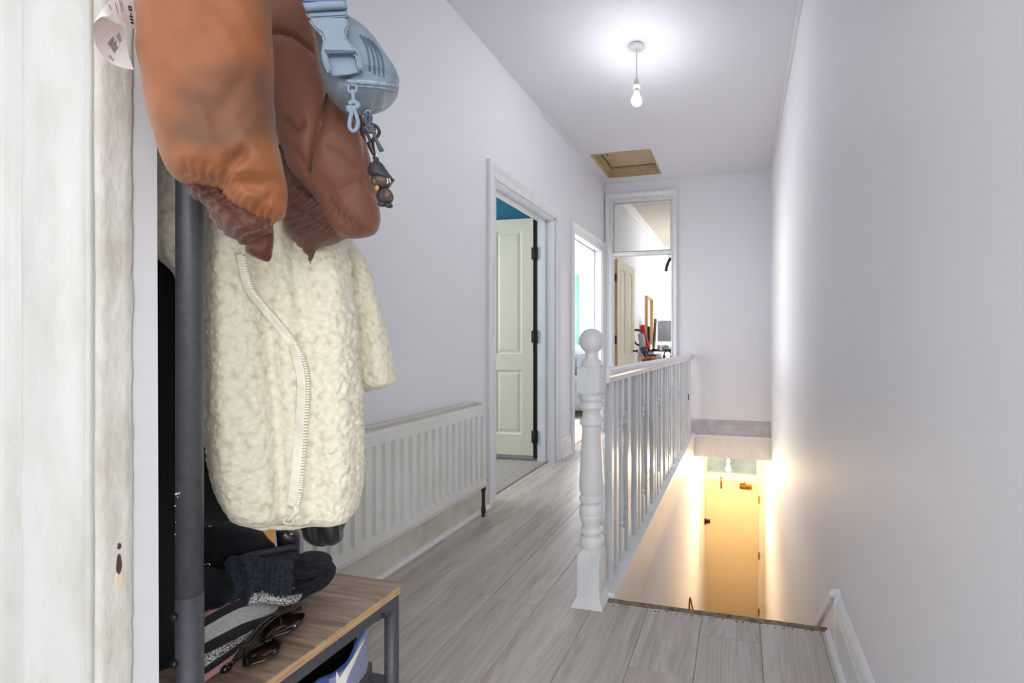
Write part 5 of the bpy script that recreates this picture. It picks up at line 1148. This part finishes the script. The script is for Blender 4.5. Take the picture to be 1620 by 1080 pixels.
# ------------------------------------------------------------------ study seen through door 3
mr = thing('wall_mirror', 'narrow wooden framed mirror on the white study wall', 'mirror', (-1.41, 7.02, 1.0))
my0, my1, mz0, mz1 = 6.80, 7.28, 0.9, 1.68
M['frame'] = plain('honey_wood_frame', rgb(206, 160, 104), 0.5)
for b in ((my0, my0 + .035, mz0, mz1), (my1 - .035, my1, mz0, mz1), (my0 + .035, my1 - .035, mz1 - .035, mz1), (my0 + .035, my1 - .035, mz0, mz0 + .035)): box('frame_side', -1.414, -1.372, *b, M['frame'], mr, .002)
box('mirror_glass', -1.412, -1.398, my0 + .03, my1 - .03, mz0 + .03, mz1 - .03, plain('mirror_silver', rgb(235, 238, 238), 0.03, 1.0), mr)
dk = thing('study_desk', 'dark wooden desk in the study loaded with clutter', 'desk', (-0.7, 6.6, 0))
M['dkwood'] = plain('dark_desk_wood', rgb(74, 46, 36), 0.45, col2=rgb(52, 32, 26), scale=6, stretch=(1, 8, 8))
box('desk_top', -1.35, 0.1, 6.3, 6.95, 0.70, 0.73, M['dkwood'], dk, .004)
for x, y in ((-1.32, 6.34), (.06, 6.34), (-1.32, 6.9), (.06, 6.9)): box('leg', x - .025, x + .025, y - .025, y + .025, 0, .70, M['black'], dk)
box('shelf', -1.33, 0.08, 6.45, 6.95, 0.835, 0.85, M['dkwood'], dk, .003)
for x in (-1.31, -.6, .05): box('shelf_support', x - .01, x + .01, 6.47, 6.93, .73, .835, M['black'], dk)
# monitors
m1 = thing('monitor', 'silver backed monitor with pale blue screen on the study desk', 'monitor', (-0.98, 6.7, 0.85))
def monitor(root, x, y, z, w_, h_, ang, mat, th=.02, case=None):
    A = Vector((math.cos(ang), math.sin(ang), 0)); B = Vector((-math.sin(ang), math.cos(ang), 0)); o = Vector((x, y, z))
    def bb_(name, u0, u1, v0, v1, z0_, z1_, mt_):
        V = [o + A * u + B * v + Vector((0, 0, zz)) for zz in (z0_, z1_) for u, v in ((u0, v0), (u1, v0), (u1, v1), (u0, v1))]
        return mesh(name, V, [(3, 2, 1, 0), (4, 5, 6, 7), (0, 1, 5, 4), (1, 2, 6, 5), (2, 3, 7, 6), (3, 0, 4, 7)], mt_, root)
    bb_('casing', -w_ / 2, w_ / 2, 0, th, .13, .13 + h_, case or M['black']); bb_('screen', -w_ / 2 + .006, w_ / 2 - .006, -.004, 0.001, .14, .124 + h_, mat)
    bb_('stand', -.03, .03, th, th + .03, .01, .3, M['black']); bb_('stand_foot', -.12, .12, -.04, .12, 0, .012, M['black'])
scr = plain('pale_glossy_screen', rgb(176, 194, 204), 0.25, col2=rgb(228, 234, 236), scale=2.2, lo=.4, hi=.6, spec=.6)
monitor(m1, -0.955, 6.72, 0.85, 0.50, 0.31, R(0), scr, .02, M['plastic'])
m2 = thing('tablet', 'slim black tablet seen edge-on left of the pale study monitor', 'tablet', (-1.21, 6.5, 0.85))
mesh('tablet', [Vector(p) for p in ((-1.228, 6.42, .87), (-1.216, 6.42, .87), (-1.216, 6.58, .87), (-1.228, 6.58, .87), (-1.202, 6.42, 1.31), (-1.190, 6.42, 1.31), (-1.190, 6.58, 1.31), (-1.202, 6.58, 1.31))], [(3, 2, 1, 0), (4, 5, 6, 7), (0, 1, 5, 4), (1, 2, 6, 5), (2, 3, 7, 6), (3, 0, 4, 7)], M['black'], m2)
box('stand_foot', -1.245, -1.18, 6.44, 6.56, .8505, .872, M['black'], m2, .003)
spk = thing('desk_speaker', 'narrow black speaker standing left of the study monitors', 'speaker', (-1.22, 6.55, .85))
box('cabinet', -1.318, -1.285, 6.50, 6.57, .862, 1.20, M['black'], spk, .006); box('foot', -1.33, -1.272, 6.49, 6.58, .8505, .862, M['black'], spk, .003)
# clutter
def small(name, label, cat, x, y, z, fn): t = thing(name, label, cat, (x, y, z)); fn(t); return t
def cloths(t): blob('fabric_lump', Vector((-1.045, 6.465, .892)), .062, .04, .036, plain('turquoise_cloth', rgb(96, 196, 206), .8, col2=rgb(232, 240, 240), scale=30, lo=.45, hi=.55), t, lambda v, a, b: v * (1 + .35 * nz3(v * 1.0 + Vector((3, 1, 0)), 40)))
small('crumpled_cloth', 'crumpled turquoise and white cloth on the study shelf', 'cloth', -1.03, 6.5, .85, cloths)
small('blue_bottle', 'small dark blue bottle at the right end of the study shelf', 'bottle', -.87, 6.48, .85, lambda t: (lathe('body', [(.001, .85), (.022, .85), (.022, .92), (.010, .935), (.010, .945), (.001, .945)], -.875, 6.48, plain('cobalt_plastic', rgb(40, 56, 150), .3), t, 16), lathe('cap', [(.011, .945), (.012, .962), (.001, .963)], -.875, 6.48, M['black'], t, 12)))
small('black_camera', 'black camera body with stubby lens beside the blue bottle', 'camera', -.94, 6.48, .85, lambda t: (box('body', -.975, -.915, 6.47, 6.51, .85, .905, M['black'], t, .006), tube('lens', [(-.945, 6.47, .875), (-.945, 6.44, .875)], .018, M['black'], t, 14, 1)))
small('headphones', 'black over-ear headphones on the study desk top', 'headphones', -1.0, 6.38, .73, lambda t: (tube('headband', [(-1.05, 6.38, .765), (-1.04, 6.38, .825), (-.995, 6.38, .845), (-.955, 6.38, .82), (-.945, 6.38, .765)], .008, M['black'], t, 8), blob('ear_cup', Vector((-1.05, 6.38, .762)), .02, .033, .034, M['black'], t), blob('ear_cup', Vector((-.945, 6.38, .762)), .02, .033, .034, M['black'], t)))
small('white_mug', 'white mug with grey pattern on the study desk', 'mug', -1.08, 6.36, .73, lambda t: (lathe('cup', [(.001, .731), (.034, .731), (.038, .81), (.034, .81), (.031, .74), (.001, .738)], -1.118, 6.345, M['plastic'], t, 20), tube('handle', [(-1.118, 6.308, .795), (-1.112, 6.285, .785), (-1.112, 6.288, .75), (-1.118, 6.31, .745)], .005, M['plastic'], t, 8)))
small('cream_box', 'small cream and brown box under the study shelf', 'box', -1.16, 6.36, .73, lambda t: (box('carton', -1.225, -1.165, 6.34, 6.40, .73, .775, plain('cream_card', rgb(222, 190, 150), .7), t, .002), box('lid', -1.228, -1.162, 6.337, 6.403, .775, .80, plain('maroon_card', rgb(92, 40, 40), .6), t, .002)))
small('tan_box', 'small tan box next to the vacuum on the study desk', 'box', -1.25, 6.36, .73, lambda t: (box('carton', -1.288, -1.236, 6.34, 6.40, .73, .77, plain('tan_card', rgb(206, 178, 128), .7), t, .002), box('lid', -1.291, -1.233, 6.337, 6.403, .77, .79, M['black'], t, .002)))
small('pink_book', 'pink and white paperback standing on the study shelf', 'book', -1.14, 6.5, .85, lambda t: (box('pages', -1.169, -1.139, 6.50, 6.60, .852, .925, M['paper'], t), boxes('cover', [(-1.172, -1.169, 6.497, 6.603, .85, .928)], plain('rose_cover', rgb(178, 92, 104), .5), t), box('cover', -1.139, -1.136, 6.497, 6.603, .85, .928, plain('rose_cover_b', rgb(186, 106, 116), .5), t)))
small('papers', 'untidy pile of pale papers on the study shelf', 'papers', -.98, 6.6, .85, lambda t: [box('sheet', -1.11 + .012 * k, -.90 + .012 * k, 6.53 - .006 * k, 6.66, .8505 + .006 * k, .855 + .006 * k, M['paper'], t) for k in range(4)])
small('keyboard', 'black keyboard edge lying at the front of the study desk', 'keyboard', -.95, 6.33, .73, lambda t: (box('body', -1.04, -.80, 6.305, 6.345, .73, .748, M['black'], t, .003), box('keys', -1.03, -.81, 6.31, 6.34, .748, .753, plain('key_grey', rgb(60, 60, 64), .5), t)))
# stick vacuum leaning in front of the desk
vc = thing('stick_vacuum', 'red and grey stick vacuum standing between door and study desk', 'vacuum cleaner', (-1.16, 5.85, 0))
M['red'] = plain('bright_red_plastic', rgb(214, 44, 32), 0.3); M['vgrey'] = plain('grey_plastic', rgb(86, 88, 94), 0.4); M['bin'] = plain('clear_grey_bin', rgb(196, 196, 200), 0.2)
V5 = lambda x, y, d=0: onY(x, y, 5.85 + d)
tube('body', [V5(1016, 514), V5(1019, 530), V5(1023, 545), V5(1026, 552)], .034, M['red'], vc, 16, 4, flat=(.9, 1))
tube('dust_bin', [V5(1014, 528, -.05), V5(1017, 549, -.05)], .042, M['bin'], vc, 18, 2)
tube('bin_base', [V5(1017, 549, -.04), V5(1020, 557, -.03)], .046, M['vgrey'], vc, 18, 2)
tube('handle', [V5(1017, 524), V5(1010, 522), V5(1003, 522)], .016, M['vgrey'], vc, 12, 3)
tube('grip', [V5(1003, 522), V5(1003, 538), V5(1008, 545), V5(1013, 545)], .012, M['black'], vc, 12, 4)
tube('motor_neck', [V5(1020, 556), V5(1021, 563)], .028, M['vgrey'], vc, 14, 2)
tube('wand', [V5(1021, 563), V5(1022, 600), Vector((-1.13, 5.85, .06))], .016, M['red'], vc, 14, 2)
box('floor_head', -1.24, -1.03, 5.78, 5.90, 0.002, .06, M['vgrey'], vc, .012)
# black coat hanger hooked on the door frame
hg = thing('coat_hanger', 'black coat hanger hooked at the top right of the tall doorway', 'hanger', tuple(onY(1062, 407, 5.05)))
HY_ = lambda x, y: onY(x, y, 5.03)
tube('hook', [HY_(1062, 402), HY_(1059, 402), HY_(1059, 407), HY_(1062, 410)], .004, M['black'], hg, 8)
tube('shoulder', [HY_(1053.5, 429), HY_(1055, 421), HY_(1059, 411), HY_(1062, 410), HY_(1068, 418), HY_(1074, 432)], .016, M['black'], hg, 10, 4, flat=(.6, 1))
hk = box('picture_hook', -0.75, -0.728, YE + .085, YE + .175, 1.945, 1.953, M['black'], None); tag(hk, 'small black hook above the tall doorway holding the coat hanger', 'hook')

oval('rust_chip', onX(770, 757, XL + 0.0145), 0.010, 0.020, plain('rusty_chip', rgb(214, 176, 140), 0.8, col2=rgb(236, 226, 214), scale=60), 0.0002, d1)
